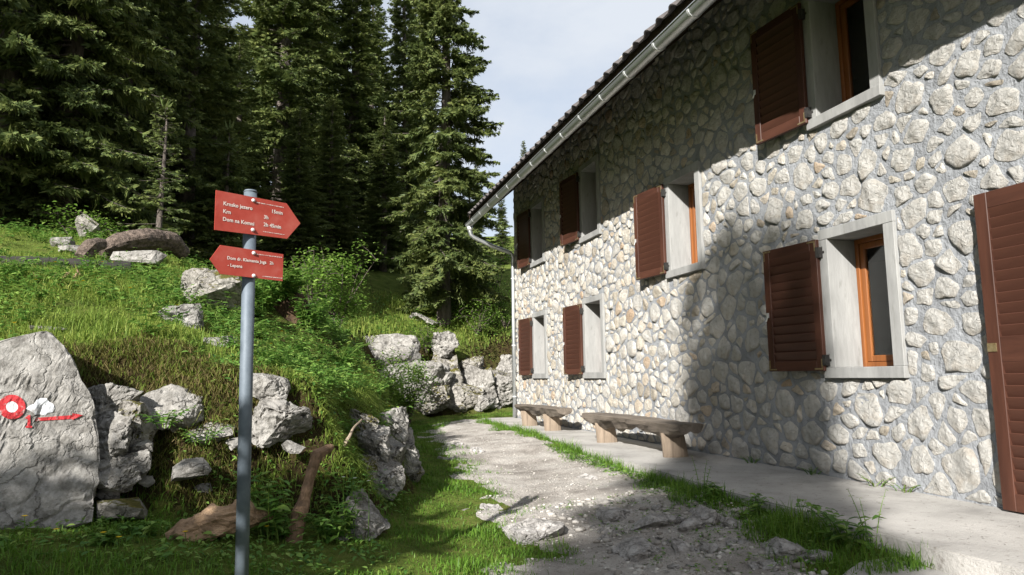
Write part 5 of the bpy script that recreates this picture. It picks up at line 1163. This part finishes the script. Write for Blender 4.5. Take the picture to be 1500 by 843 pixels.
shrub(660, 22.5, .9, 1.5, 'low leafy bush in the far meadow under the tall spruce', 8, 900)
shrub(455, 12.0, 1.2, 1.0, 'slender shrub at the dark forest edge behind the stump', 9, 700)
shrub(625, 19.5, .8, 1.1, 'small shrub by the half buried meadow rock', 10, 700)

# ------------------------------------------------------------------ loose gravel
ico = bmesh.new(); bmesh.ops.create_icosphere(ico, subdivisions=1, radius=1.0); IV = np.array([v.co[:] for v in ico.verts]); IF = np.array([[v.index for v in f.verts] for f in ico.faces]); ico.free()
def pebbles(x, y, r, name, label, mat):
    z = ground(x, y)+.014; n = len(x); sc3 = np.stack([r*rs.uniform(.7, 1.5, n), r*rs.uniform(.7, 1.5, n), r*rs.uniform(.4, .8, n)], 1)
    V = IV[None]*sc3[:, None]*rs.uniform(.72, 1.2, (n, len(IV), 1)); a = rs.uniform(0, 6.28, n); c, s = np.cos(a)[:, None], np.sin(a)[:, None]
    V = np.stack([V[:, :, 0]*c-V[:, :, 1]*s, V[:, :, 0]*s+V[:, :, 1]*c, V[:, :, 2]], 2)+np.stack([x, y, z+r*.15], 1)[:, None]
    F = IF[None]+(np.arange(n)*len(IV))[:, None, None]; o = stuff(link(name, npmesh(name, V.reshape(-1, 3), F.reshape(-1, 3)), mat)); o['label'] = label; o['category'] = 'gravel'; return o
xp, yp = region(15000, 1.0, 3.8, 3.4, 15.5, lambda x, y: path_in(x, y) > -.12); kp = rs.rand(len(xp)) < np.clip(1.3-(yp-4)/9, .25, 1); xp, yp = xp[kp], yp[kp]
pebbles(xp, yp, .003+.009*rs.rand(len(xp))**3, 'loose_gravel', 'loose limestone gravel strewn over the path', M_pebble)
xs, ys = region(700, 1.9, 3.3, 3.5, 6.3, lambda x, y: path_in(x, y) > -.25); pebbles(xs, ys, .010+.024*rs.rand(len(xs))**3, 'broken_stones', 'broken stones lying between path rocks and verge', M_pebble)


# dead needles and bits of bark blown onto path, walkway and pad
n = 5200; xl = rs.uniform(1.3, 4.74, n); yl = 2.6+11*rs.rand(n)**1.5; onw = xl > 3.42+.05*np.maximum(0, yl-5.4); kl = rs.rand(n) < np.where(onw, np.where(xl > 4.55, 1, .35), .8); xl, yl, onw = xl[kl], yl[kl], onw[kl]
zl = np.where(onw, .0035, ground(xl, yl)+.026); al = rs.uniform(0, 6.28, len(xl)); D = np.stack([np.cos(al), np.sin(al), 0*al], 1); S = np.stack([-np.sin(al), np.cos(al), 0*al], 1)
V, F = kites(np.stack([xl, yl, zl], 1), D, S, rs.uniform(.008, .03, len(xl)), rs.uniform(.002, .007, len(xl))); ln = stuff(link('needle_litter', npmesh('needle_litter', V, F), M_twig)); ln['label'] = 'scattered dead needles and bark bits on path and walkway'; ln['category'] = 'litter'
